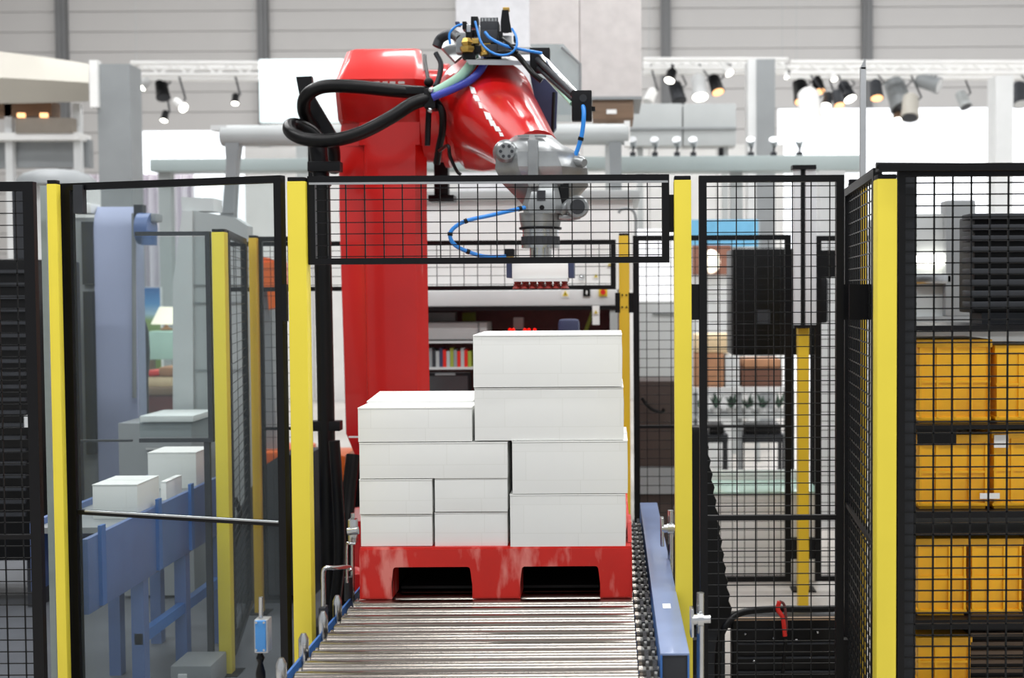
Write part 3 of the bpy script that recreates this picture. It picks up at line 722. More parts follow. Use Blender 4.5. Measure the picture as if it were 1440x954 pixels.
# energy hoses on the left
def bighose(pts, label):
    g = hose('corrugated_hose', pts, 0.027, M_rub, label, (), 18)
    return g
HD = 5.22
bighose([(604, 131, HD), (560, 128, HD - 0.03), (500, 122, HD - 0.05), (455, 122, HD - 0.05), (432, 134, HD - 0.04), (427, 152, HD), (434, 170, HD + 0.06), (452, 190, HD + 0.12), (468, 206, HD + 0.2), (470, 240, HD + 0.28)], 'upper thick black hose looping left of the red robot head')
bighose([(606, 138, HD - 0.06), (580, 146, HD - 0.09), (550, 165, HD - 0.12), (510, 186, HD - 0.14), (470, 197, HD - 0.15), (430, 196, HD - 0.14), (409, 186, HD - 0.1), (409, 176, HD - 0.04), (425, 178, HD + 0.0), (447, 194, HD + 0.02), (452, 225, HD + 0.03), (455, 262, HD + 0.03)], 'lower thick black hose sagging across the front of the red robot head')
g = thing('hose_clamp', 'black strut clamp holding the thick hoses at the robot elbow', 'clamp', pt(604, 210, HD))
MB().pbox(596, 124, 612, 152, HD - 0.09, 0.1, 0.006).build('clamp_body', M_blk, g)
MB().pbox(570, 122, 598, 132, HD - 0.05, 0.05, 0.004).build('clamp_arm', M_blk, g)
MB().tube([pt(603, 152, HD), pt(601, 205, HD)], 0.012, 8, False).build('strut', M_blk, g)
MB().sphere(pt(606, 127, HD - 0.1), 0.012).build('bolt', M_steel, g)
MB().sphere(pt(605, 155, HD - 0.08), 0.012).build('bolt', M_steel, g)
MB().sphere(pt(603, 116, HD), 0.02).build('knob', M_blk, g)
MB().tube([pt(603, 116, HD), pt(598, 90, HD + 0.1), pt(597, 78, HD + 0.15)], 0.008, 8).build('clamp_lever', M_blk, g)
hose('air_hose', [(667, 72, 5.2), (664, 88, 5.16), (650, 106, 5.14), (630, 120, 5.14), (608, 132, 5.14)], 0.021, M_green, 'thick pale green hose curving from the brass fitting to the elbow clamp')
hose('air_hose', [(682, 76, 5.18), (680, 92, 5.14), (665, 110, 5.12), (640, 124, 5.12), (608, 137, 5.12)], 0.0155, M_dblue, 'dark blue hose beside the pale green hose above the elbow')
hose('air_hose', [(613, 75, 5.3), (620, 90, 5.28), (617, 110, 5.26), (612, 122, 5.24)], 0.011, M_dark, 'short dark grey hose left of the pale green hose')
hose('cable', [(612, 140, HD - 0.05), (622, 158, HD - 0.05), (622, 185, HD), (618, 205, HD + 0.05), (614, 230, HD + 0.1)], 0.015, M_rub, 'black cable dropping behind the elbow clamp')
hose('cable', [(618, 212, 5.2), (630, 205, 5.1), (633, 220, 5.1), (642, 240, 5.12), (648, 246, 5.12)], 0.007, M_rub, 'thin black cable under the red elbow casting')
# black stand post behind elbow
g = thing('cable_post', 'short black post on a flat foot behind the robot elbow', 'post', pt(620, 282, 6.0))
MB().pbox(610, 205, 630, 274, 6.0, 0.06, 0.005).build('post_tube', M_blk, g)
MB().pbox(602, 274, 638, 283, 5.98, 0.12, 0.004).build('foot', M_blk, g)
# black riser pipe left of column
g = thing('riser_pipe', 'tall black cable pipe standing left of the red robot column', 'pipe', (P(455, 800, 5.15).x, 5.15, 0))
a = P(455, 255, 5.15)
MB().lathe([(0, 0.034), (1, 0.034)], (P(463, 760, 5.15).x, 5.15, 0), (P(452, 255, 5.15).x, 5.15, P(452, 255, 5.15).z), 20).build('pipe_tube', M_rub, g)
MB().lathe([(0, 0.04), (0.2, 0.04), (0.2, 0.03), (1, 0.034)], pt(452, 262, 5.16), pt(446, 205, 5.18), 20).build('pipe_socket', M_blk, g)
for y in (234, 600):
    MB().pbox(432, y - 7, 478, y + 7, 5.12, 0.06, 0.004).build('pipe_clamp', M_blk, g)
m = MB(); m.prism([(416, 108), (438, 107), (441, 135), (470, 184), (474, 190), (455, 190), (436, 168), (424, 150)], lambda u, v, d: Vector(pt(u, v, 5.3)) + Vector((0, d, 0)), 0, 0.03); m.build('bracket_plate', M_blk, g)
MB().pbox(433, 170, 446, 260, 5.3, 0.04).build('bracket_post', M_blk, g)
hose('cable', [(497, 640, 5.4), (490, 700, 5.35), (486, 760, 5.3), (484, 860, 5.3)], 0.03, M_rub, 'thick black hose dropping to the floor behind the white carton stack')
hose('cable', [(470, 620, 5.0), (474, 680, 5.0), (478, 780, 5.0), (470, 860, 5.0)], 0.022, M_rub, 'black hose hanging between the riser pipe and the red column')

# valve terminal on top of the forearm
VD = 5.1
vt = thing('valve_terminal', 'cluster of black and brass air valves on a metal plate atop the robot arm', 'valve', pt(705, 92, VD))
MB().ring([[pt(655, 84, VD - 0.02), pt(750, 86, VD - 0.02), pt(760, 92, VD - 0.02), pt(660, 91, VD - 0.02)], [pt(655, 76, VD + 0.25), pt(750, 76, VD + 0.25), pt(758, 82, VD + 0.25), pt(660, 82, VD + 0.25)]]).build('base_plate', M_alu, vt)
MB().pbox(694, 36, 700, 82, VD + 0.02, 0.05, 0.002)
MB().pbox(675, 30, 701, 50, VD + 0.03, 0.08, 0.003).build('valve_manifold', M_dark, vt)
for i in range(5):
    MB().cyl(pt(678 + i * 5, 30, VD + 0.05), pt(678 + i * 5, 25, VD + 0.05), 0.007, n=10).build('fitting', M_steel, vt)
for (x0, y0, x1, y1, mm) in ((654, 41, 664, 53, M_blk), (664, 42, 672, 52, M_blk), (650, 30, 656, 41, M_blk), (662, 23, 672, 38, M_blk), (656, 34, 662, 45, M_steel), (641, 46, 655, 74, M_cast), (673, 36, 676, 62, M_steel), (682, 62, 700, 80, M_dark), (700, 60, 716, 76, M_dark), (705, 50, 720, 62, M_white), (676, 55, 690, 66, M_brass), (690, 66, 712, 72, M_lime), (640, 30, 646, 34, M_navy)):
    MB().pbox(x0, y0, x1, y1, VD - 0.01 + random.random() * 0.05, 0.06, 0.003).build('valve_body', mm, vt)
for (x0, y0, x1, y1, mm) in ((653, 54, 663, 62, M_brass), (664, 54, 673, 61, M_brass), (645, 60, 653, 70, M_brass), (668, 64, 676, 74, M_blk), (701, 44, 706, 56, M_blk), (716, 62, 726, 70, M_blk), (690, 74, 704, 80, M_blk), (728, 66, 748, 74, M_grey), (722, 50, 727, 58, M_blk), (650, 62, 668, 82, M_blk)):
    MB().pbox(x0, y0, x1, y1, VD - 0.03 + random.random() * 0.04, 0.05, 0.002).build('valve_body', mm, vt)
MB().pbox(676, 42, 700, 60, VD + 0.015, 0.06, 0.004).build('valve_body', M_dark, vt)
MB().lathe([(0, 0.022), (0.2, 0.03), (0.4, 0.03), (0.45, 0.018), (0.7, 0.024), (1, 0.016)], pt(657, 74, VD - 0.02), pt(656, 54, VD - 0.02), 6).build('brass_fitting', M_brass, vt)
MB().lathe([(0, 0.018), (0.3, 0.018), (0.4, 0.012), (1, 0.014)], pt(681, 78, VD), pt(679, 64, VD), 14).build('brass_fitting', M_brass, vt)
MB().tube([pt(711, 46, VD + 0.04), pt(711, 14, VD + 0.04)], 0.013, 12, False).build('regulator_stem', M_blk, vt)
MB().ring([[pt(704, 46, VD), pt(720, 46, VD), pt(720, 46, VD + 0.06), pt(704, 46, VD + 0.06)], [pt(704, 30, VD), pt(717, 30, VD), pt(717, 30, VD + 0.06), pt(704, 30, VD + 0.06)], [pt(706, 14, VD), pt(715, 14, VD), pt(715, 14, VD + 0.04), pt(706, 14, VD + 0.04)]]).build('regulator_body', M_blk, vt)
MB().pbox(707, 10, 716, 14, VD, 0.04, 0.002).build('regulator_cap', M_brass, vt)
MB().ring([[pt(617, 62, VD + 0.2), pt(632, 50, VD + 0.2), pt(650, 78, VD + 0.05), pt(640, 86, VD + 0.05)], [pt(617, 66, VD + 0.22), pt(632, 54, VD + 0.22), pt(650, 82, VD + 0.07), pt(640, 90, VD + 0.07)]]).build('support_bracket', M_cast, vt)
MB().tube([pt(614, 66, VD + 0.15), pt(620, 54, VD + 0.15), pt(636, 48, VD + 0.1), pt(648, 56, VD)], 0.02, 10).build('bent_pipe', M_dark, vt)
hose('air_hose', [(633, 62, 5.0), (632, 48, 5.0), (640, 38, 5.0), (650, 34, 5.0)], 0.0045, M_blue, 'thin blue hose arching at the left end of the valve cluster')
hose('air_hose', [(682, 45, 4.98), (690, 54, 4.97), (710, 64, 4.97), (735, 70, 4.98), (762, 75, 5.0)], 0.006, M_blue, 'blue hose running from the valve cluster to the upper black guide block')
hose('air_hose', [(720, 40, 5.0), (726, 52, 4.98), (726, 66, 4.96), (716, 76, 4.96), (700, 77, 4.96), (686, 70, 4.97), (676, 58, 4.98), (668, 30, 5.0)], 0.0045, M_blue, 'thin blue hose looping below the tall black regulator')
hose('cable', [(700, 74, 5.0), (724, 76, 4.98), (738, 90, 4.98), (750, 104, 4.95), (762, 114, 4.95)], 0.011, M_rub, 'black cable curving down the right of the valve cluster')
hose('cable', [(706, 54, 4.99), (716, 62, 4.97), (728, 74, 4.96)], 0.006, M_rub, 'thin black cable crossing the blue hoses on the valve cluster')
# guide cylinder
gc = thing('guide_cylinder', 'pneumatic cylinder with bright rods between two black end blocks right of the arm', 'cylinder', pt(790, 160, 4.9))
MB().pbox(745, 67, 773, 101, 5.05, 0.05, 0.003).build('end_block', M_blk, gc)
MB().pbox(804, 127, 832, 169, 4.72, 0.05, 0.003).build('end_block', M_blk, gc)
for (a, b, r, mm) in (((760, 78), (812, 134), 0.012, M_steel), ((762, 100), (804, 146), 0.008, M_green), ((757, 96), (806, 140), 0.009, M_dark), ((765, 92), (808, 136), 0.012, M_steel), ((770, 96), (812, 142), 0.006, M_redd), ((756, 84), (806, 132), 0.012, M_dark)):
    MB().cyl(pt(a[0], a[1], 5.05), pt(b[0], b[1], 4.76), r, n=14).build('guide_rod', mm, gc)
MB().cyl(pt(820, 138, 4.715), pt(820, 138, 4.73), 0.014, n=16).build('block_bore', M_dark, gc)
MB().pbox(832, 150, 837, 156, 4.74, 0.02).build('screw', M_blk, gc)
cp_ = thing('cover_plate', 'dark navy cover plate hanging behind the guide cylinder', 'plate', pt(770, 188, 5.3))
m = MB(); m.prism([(744, 100), (768, 112), (784, 130), (782, 180), (776, 188), (766, 172), (752, 140)], lambda u, v, d: Vector(pt(u, v, 5.25)) + Vector((0, d, 0)), 0, 0.05); m.build('plate', M_navy, cp_)
MB().tube([pt(779, 130, 5.22), pt(777, 186, 5.22)], 0.007, 8, False).build('edge_tube', M_blk, cp_)

# ------------------------------------------------------------------ left conveyor with cartons
LX, LZ = -1.66, CAMZ - 0.79
lc = thing('side_conveyor', 'blue sided belt conveyor seen through the glazed door carrying three white cartons', 'conveyor', (-1.8, 4.8, 0))
MB().box((-1.97, 4.34, LZ - 0.03), (LX - 0.02, 5.5, LZ - 0.01)).build('belt', M_mgrey, lc)
for x, y in ((LX, 4.02), (-1.97, 4.34)):
    MB().box((x - 0.02, y, LZ - 0.23), (x, 5.5, LZ + 0.012), 0.004).build('side_beam', M_lblue, lc)
for y in (4.1, 4.62, 4.98, 5.38):
    MB().box((LX, y, LZ - 0.22), (LX + 0.012, y + 0.035, LZ + 0.04)).build('side_bracket', M_cblue2, lc)
for y in (4.5, 4.95, 5.4):
    for x in (LX, -1.92):
        MB().box((x - 0.05, y, 0), (x - 0.005, y + 0.05, LZ - 0.22)).build('leg', M_lblue, lc)
MB().box((LX - 0.04, 4.5, 0.25), (LX - 0.01, 5.4, 0.29)).build('cross_brace', M_cblue2, lc)
gl = 'white cartons on the side conveyor'
def wcart(x0, x1, D, dep, h, lab):
    t = thing('carton', lab, 'box', ((x0 + x1) / 2, D + dep / 2, LZ - 0.01), gl)
    MB().box((x0, D, LZ - 0.01), (x1, D + dep, LZ - 0.01 + h), 0.003).build('body', M_box, t)
    MB().box((x0 - 0.001, D - 0.001, LZ - 0.01 + h), (x1 + 0.001, D + dep / 2 - 0.002, LZ - 0.007 + h)).build('top_flap', M_box, t)
    MB().box((x0 - 0.001, D + dep / 2 + 0.002, LZ - 0.01 + h), (x1 + 0.001, D + dep, LZ - 0.007 + h)).build('top_flap', M_box, t)
wcart(P(130, 700, 4.5).x, P(207, 700, 4.5).x - 0.035, 4.5, 0.22, 0.12, 'front white carton on the blue side conveyor behind the glazed door')
wcart(P(226, 700, 4.9).x, P(256, 700, 4.9).x - 0.06, 4.9, 0.18, 0.07, 'lowest small white carton between the other two on the side conveyor')
wcart(P(208, 670, 5.2).x, P(283, 670, 5.2).x - 0.02, 5.2, 0.2, 0.145, 'rear white carton on the blue side conveyor near the inner yellow post')

# ------------------------------------------------------------------ things behind the left door
t = thing('machine_cabinet', 'tall lavender blue machine cabinet with a rounded top behind the glazed door', 'cabinet', (P(150, 600, 7).x, 7.2, 0))
a, b = P(133, 400, 7).x, P(190, 400, 7).x; zt_ = P(150, 290, 7).z
m = MB(); prof = [(7.0, 0), (7.0, zt_ - 0.12), (7.02, zt_ - 0.05), (7.06, zt_), (7.14, zt_), (7.14, 0)]
m.ring([[(a, y, z) for y, z in prof], [(b, y, z) for y, z in prof]]); m.build('cabinet_body', M_lav, t)
MB().box((P(101, 400, 7).x, 7.02, 0), (a, 7.12, zt_ - 0.06), 0.005).build('side_window_frame', M_mgrey, t)
MB().pbox(115, 312, 131, 400, 6.99, 0.03).build('side_window', M_dark, t)
MB().pbox(119, 410, 132, 640, 6.98, 0.04).build('side_duct', M_dark, t)
MB().pbox(96, 286, 128, 300, 6.99, 0.14, 0.01).build('top_cover', M_white, t)
MB().tube([pt(188, 300, 6.97), pt(189, 560, 6.97)], 0.012, 8, False).build('edge_tube', M_mgrey, t)
t = thing('blue_motor', 'small blue geared motor on the upper right of the lavender cabinet', 'motor', pt(205, 345, 6.9))
MB().cyl(pt(196, 322, 6.9), pt(214, 322, 6.9), 0.085, n=20).build('motor_body', M_lblue, t)
MB().pbox(200, 300, 220, 312, 6.88, 0.1, 0.01).build('terminal_box', M_mgrey, t)
MB().cyl(pt(210, 325, 6.85), pt(210, 345, 6.85), 0.04, n=16).build('gear_head', M_lblue, t)
MB().pbox(188, 288, 200, 318, 6.9, 0.06).build('bracket', M_dark, t)
# curtain
m = MB(); N = 90
cx0, cx1 = P(118, 300, 14).x, P(275, 300, 14).x; cz0, cz1 = P(200, 560, 14).z, P(200, 245, 14).z
m.ring([[(cx0 + (cx1 - cx0) * k / N, 14 + 0.05 * math.sin(k * 0.9) + 0.02 * math.sin(k * 2.3), z) for k in range(N + 1)] + [(cx0 + (cx1 - cx0) * k / N, 14.012 + 0.05 * math.sin(k * 0.9) + 0.02 * math.sin(k * 2.3), z) for k in range(N, -1, -1)] for z in (0.01, cz1)])
tag(m.build('curtain', M_curt), 'pale folded curtain hanging far behind the lavender cabinet', 'curtain')
# poster
t = thing('poster_board', 'landscape poster with blue sky over green field behind the glazed door', 'poster', pt(209, 505, 10.5))
MB().pbox(192, 404, 226, 520, 10.52, 0.05).build('board', M_white, t)
mp_ = mat('landscape_print', (120, 150, 90), 0.5); nt = mp_.node_tree
for l in list(nt.links):
    if l.to_socket.name == 'Base Color': nt.links.remove(l)
tc = nt.nodes.new('ShaderNodeTexCoord'); sp = nt.nodes.new('ShaderNodeSeparateXYZ'); rp = nt.nodes.new('ShaderNodeValToRGB')
nt.links.new(tc.outputs['Generated'], sp.inputs[0]); nt.links.new(sp.outputs['Z'], rp.inputs[0])
cr = rp.color_ramp; cr.elements[0].color = (lin(110), lin(130), lin(60), 1); cr.elements[0].position = 0.0
cr.elements[1].color = (lin(50), lin(100), lin(165), 1); cr.elements[1].position = 1.0
for p_, c_ in ((0.6, (140, 165, 100)), (0.68, (170, 200, 220)), (0.8, (90, 150, 205))):
    e = cr.elements.new(p_); e.color = tuple(lin(v) for v in c_) + (1,)
nt.links.new(rp.outputs[0], nt.nodes['Principled BSDF'].inputs['Base Color'])
MB().pbox(193, 405, 225, 519, 10.5, 0.02).build('print', mp_, t)
for x in (195, 222):
    MB().box((P(x, 500, 10.53).x, 10.53, 0), (P(x, 500, 10.53).x + 0.02, 10.56, P(x, 518, 10.53).z)).build('leg', M_grey, t)
t = thing('table_lamp', 'table lamp with a bright cream shade seen through the glazed door', 'lamp', pt(234, 466, 9.5))
MB().lathe([(0, 0.11), (1, 0.05)], pt(234, 456, 9.5), pt(234, 432, 9.5), 20).build('lamp_shade', mat('lamp_shade_lit', (255, 244, 220), 0.7, emit=0.6), t)
MB().lathe([(0, 0.04), (0.2, 0.05), (0.5, 0.015), (1, 0.012)], pt(234, 465, 9.5), pt(234, 455, 9.5), 14).build('lamp_base', M_brownbox, t)
t = thing('side_table', 'table under a mint cloth carrying the cream-shaded lamp', 'table', (P(228, 500, 9.5).x, 9.6, 0))
MB().pbox(209, 466, 250, 506, 9.35, 0.4, 0.01).build('table_cloth', M_mint, t)
for x in (212, 246):
    MB().box((P(x, 500, 9.4).x - 0.02, 9.4, 0), (P(x, 500, 9.4).x + 0.02, 9.44, P(x, 504, 9.4).z)).build('leg', M_wood, t)
t = thing('display_bench', 'low display bench with cream and red cushions in front of the mint table', 'bench', (P(225, 540, 8.8).x, 8.9, 0))
MB().pbox(200, 545, 250, 556, 8.7, 0.4, 0.01).build('bench_top', M_wood, t)
MB().pbox(203, 556, 250, 580, 8.72, 0.36).build('bench_front', M_maroon, t)
for x in (203, 245):
    MB().box((P(x, 500, 8.8).x - 0.02, 8.8, 0), (P(x, 500, 8.8).x + 0.02, 8.84, P(x, 578, 8.8).z)).build('leg', M_dark, t)
for i, (x0, x1, y0, y1, mm, lab) in enumerate(((202, 242, 530, 545, M_cream, 'plump cream cushion lying on the display bench'), (203, 224, 521, 530, M_rred, 'small red cushion lying on the cream cushion'), (222, 243, 516, 530, M_brownbox, 'tan cushion beside the small red cushion'))):
    tag(MB().pbox(x0, y0, x1, y1, 8.75, 0.25, 0.025).build('cushion', mm), lab, 'cushion', 'cushions on the display bench')
t = thing('dust_cover', 'long dark grey rounded cover standing right of the lavender cabinet', 'cover', (P(196, 520, 7.7).x, 7.4, 0))
m = MB(); c = P(196, 520, 7.7)
m.ring([[(c.x + math.cos(k * math.pi / 8) * w_, 7.7 + math.sin(k * math.pi / 8) * w_ * 0.8, z) for k in range(16)] for z, w_ in ((0, 0.05), (P(193, 600, 7.4).z, 0.05), (P(193, 540, 7.4).z, 0.052), (P(193, 500, 7.4).z, 0.065), (P(193, 470, 7.4).z, 0.06), (P(193, 455, 7.4).z, 0.045), (P(193, 448, 7.4).z, 0.02))]); m.build('cover', M_dark, t)
# pale angled housing
t = thing('machine_housing', 'pale grey slant-topped machine housing left of the inner yellow post', 'machine', (P(290, 600, 6.6).x, 6.8, 0))
m = MB(); sd = 6.6
def pr2(poly, D, dep, mm, nm, par): 
    q = MB(); q.prism(poly, lambda u, v, d: Vector(pt(u, v, D)) + Vector((0, d, 0)), 0, dep); return q.build(nm, mm, par)
fl = 408 + 1.5 * 1800 / 6.6
pr2([(256, 298), (270, 296), (272, 596), (243, fl - 4), (243, 400)], sd, 0.12, M_offw, 'housing_side', t)
pr2([(271, 296), (330, 306), (348, 318), (348, fl - 4), (273, fl - 4)], sd + 0.02, 0.1, M_grey, 'housing_front', t)
pr2([(254, 277), (300, 279), (300, 297), (256, 297)], sd + 0.03, 0.15, M_offw, 'top_hood', t)
for y in (400, 425, 520):
    MB().pbox(273, y, 346, y + 1.5, sd + 0.012, 0.02).build('panel_seam', M_mgrey, t)
t = thing('low_cabinet', 'low grey cabinet with a white top standing behind the side conveyor', 'cabinet', (P(232, 640, 6.95).x, 7.1, 0))
MB().pbox(168, 594, 272, 840, 6.2, 0.3, 0.005).build('cabinet_body', M_mgrey, t)
MB().pbox(196, 585, 272, 594, 6.18, 0.33, 0.005).build('white_top', M_white, t)
MB().pbox(205, 630, 230, 633, 6.18, 0.02).build('handle', M_steel, t)
# orange robot
t = thing('orange_robot', 'orange industrial robot partly hidden behind the left inner fence', 'robot', (P(375, 600, 8).x, 8, 0))
MB().pbox(336, 366, 378, 408, 7.9, 0.3, 0.03).build('upper_arm', M_orange, t)
MB().cyl(pt(372, 385, 7.85), pt(372, 385, 8.15), 0.1, n=24).build('joint', M_orange, t)
pr2([(362, 370), (392, 368), (394, 430), (378, 436), (376, 410), (362, 408)], 7.82, 0.2, M_orange, 'forearm', t)
pr2([(352, 405), (378, 405), (390, 640), (355, 640)], 8.0, 0.25, M_mgrey, 'lower_arm', t)
MB().pbox(340, 636, 420, 660, 7.85, 0.5, 0.02).build('turntable', M_orange, t)
MB().pbox(345, 660, 430, 745, 7.9, 0.4, 0.02).build('base', M_dark, t)
MB().box((P(345, 745, 7.9).x, 7.88, 0), (P(500, 745, 7.9).x, 8.4, P(400, 740, 7.88).z)).build('foundation', M_dark, t)
MB().pbox(432, 640, 486, 740, 7.86, 0.4, 0.02).build('drive_housing', M_orange, t)
t = thing('dark_plinth', 'dark machine plinth behind the riser pipe and the left end of the cartons', 'machine', (P(478, 800, 6.6).x, 6.6, 0))
MB().box((P(455, 800, 6.5).x, 6.5, 0), (P(530, 800, 6.5).x, 6.8, P(480, 745, 6.5).z), 0.01).build('plinth_body', M_rub, t)
MB().pbox(484, 655, 530, 745, 6.5, 0.25, 0.01).build('plinth_tower', M_rub, t)
# parts shelf with small items, pale clutter
t = thing('parts_shelf', 'tall shelf of small grey bins behind the left inner fence', 'shelf', (P(335, 600, 7.2).x, 7.3, 0))
x0, x1 = P(312, 500, 7.2).x, P(347, 500, 7.2).x
for x in (x0, x1):
    MB().box((x - 0.012, 7.2, 0), (x + 0.012, 7.5, P(330, 400, 7.2).z)).build('upright', M_dark, t)
zs = [P(330, y, 7.2).z for y in (430, 470, 510, 550, 590, 640)]
for z in zs: MB().box((x0, 7.2, z - 0.01), (x1, 7.5, z)).build('shelf_board', M_mgrey, t)
for i, z in enumerate(zs[:5]):
    for k in range(2):
        xx = x0 + 0.015 + k * (x1 - x0 - 0.02) / 2
        tag(MB().box((xx, 7.22, z), (xx + 0.05, 7.36, z + 0.06 + 0.02 * ((i + k) % 3)), 0.004).build('bin', (M_grey, M_offw, M_maroon, M_dark)[(i * 2 + k) % 4]), ('left' if k == 0 else 'right') + ' small storage bin on the ' + ('top', 'second', 'middle', 'fourth', 'lowest')[i] + ' board of the tall parts shelf', 'bin', 'bins on the parts shelf')
# dark curved guard and floor equipment behind door
t = thing('machine_guard', 'dark curved machine guard on the floor behind the left inner fence', 'guard', (P(370, 800, 6.1).x, 6.3, 0))
pr2([(326, 740), (345, 700), (372, 655), (395, 640), (432, 640), (432, 849), (326, 849)], 6.1, 0.3, M_dark, 'guard_shell', t)
hose('cable', [(330, 700, 5.9), (338, 730, 5.9), (326, 780, 5.88), (318, 830, 5.88), (330, 870, 5.88)], 0.012, M_rub, 'black cable curling down in front of the dark machine guard')
t = thing('control_box', 'grey electrical box on the floor behind the glazed door', 'box', (P(265, 930, 4.7).x, 4.75, 0))
MB().box((P(238, 900, 4.75).x, 4.75, 0), (P(296, 900, 4.75).x, 4.95, 0.1), 0.01).build('box_body', M_mgrey, t)
MB().box((P(250, 900, 4.75).x, 4.74, 0.03), (P(262, 900, 4.75).x, 4.76, 0.07), 0.002).build('label_plate', M_offw, t)
# dark machine behind far-left mesh
t = thing('dark_machine', 'large dark machine behind the mesh panel at the left edge', 'machine', (P(10, 700, 6).x, 6.2, 0))
a, b = P(-120, 500, 6).x, P(42, 500, 6).x
MB().box((a, 6.0, P(0, 790, 6).z), (b, 6.6, P(0, 364, 6).z), 0.02).build('machine_body', M_rub, t)
for x in (a + 0.02, b - 0.06):
    MB().box((x, 6.05, 0), (x + 0.05, 6.5, P(0, 790, 6).z)).build('leg', M_dark, t)
m = MB()
for k in range(20):
    y = 380 + k * 18
    m.pbox(-110, y, 36, y + 5, 5.98, 0.03)
m.build('cooling_fins', M_dark, t)['kind'] = 'stuff'
MB().pbox(18, 268, 34, 364, 6.05, 0.1).build('exhaust_duct', M_dark, t)
MB().pbox(34, 585, 42, 602, 5.97, 0.03).build('label_plate', M_offw, t)
t = thing('glass_strip', 'tall narrow pale blue door edge beside the leftmost yellow post', 'door', (P(60, 700, 3.98).x, 3.98, 0))
MB().box((P(68, 600, 3.98).x, 3.96, 0), (P(76, 600, 3.98).x, 3.99, P(60, 262, 3.98).z)).build('edge_strip', M_teal, t)

# ------------------------------------------------------------------ machine behind the robot centre
t = thing('process_machine', 'grey machine with an open dark bay behind the carton stack and gripper', 'machine', (P(740, 500, 7.6).x, 8.0, 0))
MD = 7.4
MB().pbox(560, 408, 868, 431, MD, 1.0, 0.01).build('front_beam', M_offw, t)
MB().pbox(560, 431, 868, 437, MD - 0.01, 0.1).build('door_edge', M_blk, t)
MB().pbox(560, 280, 890, 408, MD + 0.15, 0.9, 0.01).build('upper_housing', M_white, t)
MB().pbox(560, 268, 900, 281, MD + 0.1, 1.0, 0.01).build('top_ledge', M_grey, t)
MB().box((P(560, 500, MD + 0.9).x, MD + 0.9, 0.2), (P(870, 500, MD + 0.9).x, MD + 1.0, P(740, 420, MD + 0.9).z)).build('bay_back', M_maroon, t)
MB().box((P(858, 500, MD).x, MD, 0), (P(869, 500, MD).x, MD + 1.0, P(865, 431, MD).z)).build('side_wall', M_grey, t)
MB().box((P(556, 500, MD).x, MD, 0), (P(562, 500, MD).x, MD + 1.0, P(565, 431, MD).z)).build('side_wall', M_grey, t)
MB().box((P(562, 500, MD).x, MD, 0.1), (P(858, 500, MD).x, MD + 1.0, P(700, 600, MD).z)).build('lower_cabinet', M_mgrey, t)
MB().pbox(602, 440, 640, 452, MD + 0.3, 0.1).build('bay_panel', M_mgrey, t)
MB().pbox(650, 440, 668, 455, MD + 0.5, 0.05).build('bay_post', M_lime, t)
q = MB(); q.tube([pt(822, 470, MD + 0.2), pt(834, 438, MD + 0.2)], 0.012, 8, False); q.build('gas_strut', M_lime, t)
q = thing('white_tray', 'white tray standing on a shelf behind the right edge of the robot column', 'tray', pt(640, 478, MD + 0.12))
MB().pbox(560, 454, 685, 478, MD + 0.12, 0.3, 0.01).build('tray_body', M_offw, q)
MB().pbox(672, 453, 674, 477, MD + 0.11, 0.02).build('tray_seam', M_mgrey, q)
for y in (483, 520):
    MB().pbox(562, y - 3, 668, y, MD + 0.1, 0.5).build('bay_shelf', M_offw, t)
cb = [M_mgrey, M_dark, M_grey, M_navy, M_rred, M_grey, M_lime, M_mgrey, M_rred, M_grey, M_rred, M_lime]
x = 603
for k, mm in enumerate(cb):
    tag(MB().pbox(x, 490 + (k % 3) * 2, x + 4.6, 516.6, MD + 0.13, 0.15).build('binder', mm), 'slim ' + {'mid_grey_panel': 'grey', 'dark_grey_metal': 'charcoal', 'light_grey_panel': 'pale grey', 'navy_plastic': 'navy', 'button_red': 'red', 'lime_paint': 'lime'}[mm.name] + ' binder, ' + ('leftmost', 'second', 'third', 'fourth', 'fifth', 'sixth', 'seventh', 'eighth', 'ninth', 'tenth', 'eleventh', 'rightmost')[k] + ' from the robot column on the machine shelf', 'binder', 'binders on the machine shelf'); x += 5
t2 = thing('monitor', 'black monitor standing behind the left top carton', 'monitor', pt(632, 590, MD - 0.3))
MB().pbox(596, 524, 662, 574, MD - 0.3, 0.05, 0.008).build('screen_case', M_blk, t2)
MB().pbox(600, 529, 658, 570, MD - 0.306, 0.01).build('screen', mat('dark_screen', (62, 70, 72), 0.15), t2)
MB().box((P(625, 580, MD - 0.3).x, MD - 0.28, 0.0), (P(635, 580, MD - 0.3).x, MD - 0.24, P(630, 574, MD - 0.3).z)).build('monitor_stand', M_blk, t2)
MB().pbox(612, 525.5, 640, 528, MD - 0.309, 0.01).build('brand_bar', M_mgrey, t2)
t2 = thing('swivel_chair', 'navy chair back peeking above the topmost carton', 'chair', (P(800, 480, 7.0).x, 7.0, 0))
MB().pbox(785, 449, 815, 500, 7.0, 0.06, 0.025).build('backrest', M_navy, t2)
MB().box((P(785, 500, 7).x, 6.8, 0.48), (P(815, 500, 7).x, 7.02, 0.54), 0.01).build('seat', M_navy, t2)
MB().box((P(798, 500, 7).x, 7.05, 0.3), (P(803, 500, 7).x, 7.09, P(800, 480, 7).z)).build('back_support', M_blk, t2)
MB().cyl((P(800, 500, 7).x, 6.92, 0.02), (P(800, 500, 7).x, 6.92, 0.48), 0.025).build('gas_column', M_blk, t2)
MB().lathe([(0, 0.2), (1, 0.05)], (P(800, 500, 7).x, 6.92, 0.0), (P(800, 500, 7).x, 6.92, 0.08), 10).build('foot', M_blk, t2)
t2 = thing('status_lights', 'row of small red lights just above the topmost carton', 'light', pt(735, 470, MD + 0.3))
MB().pbox(712, 464, 760, 468, MD + 0.3, 0.03).build('light_bar', M_dark, t2)
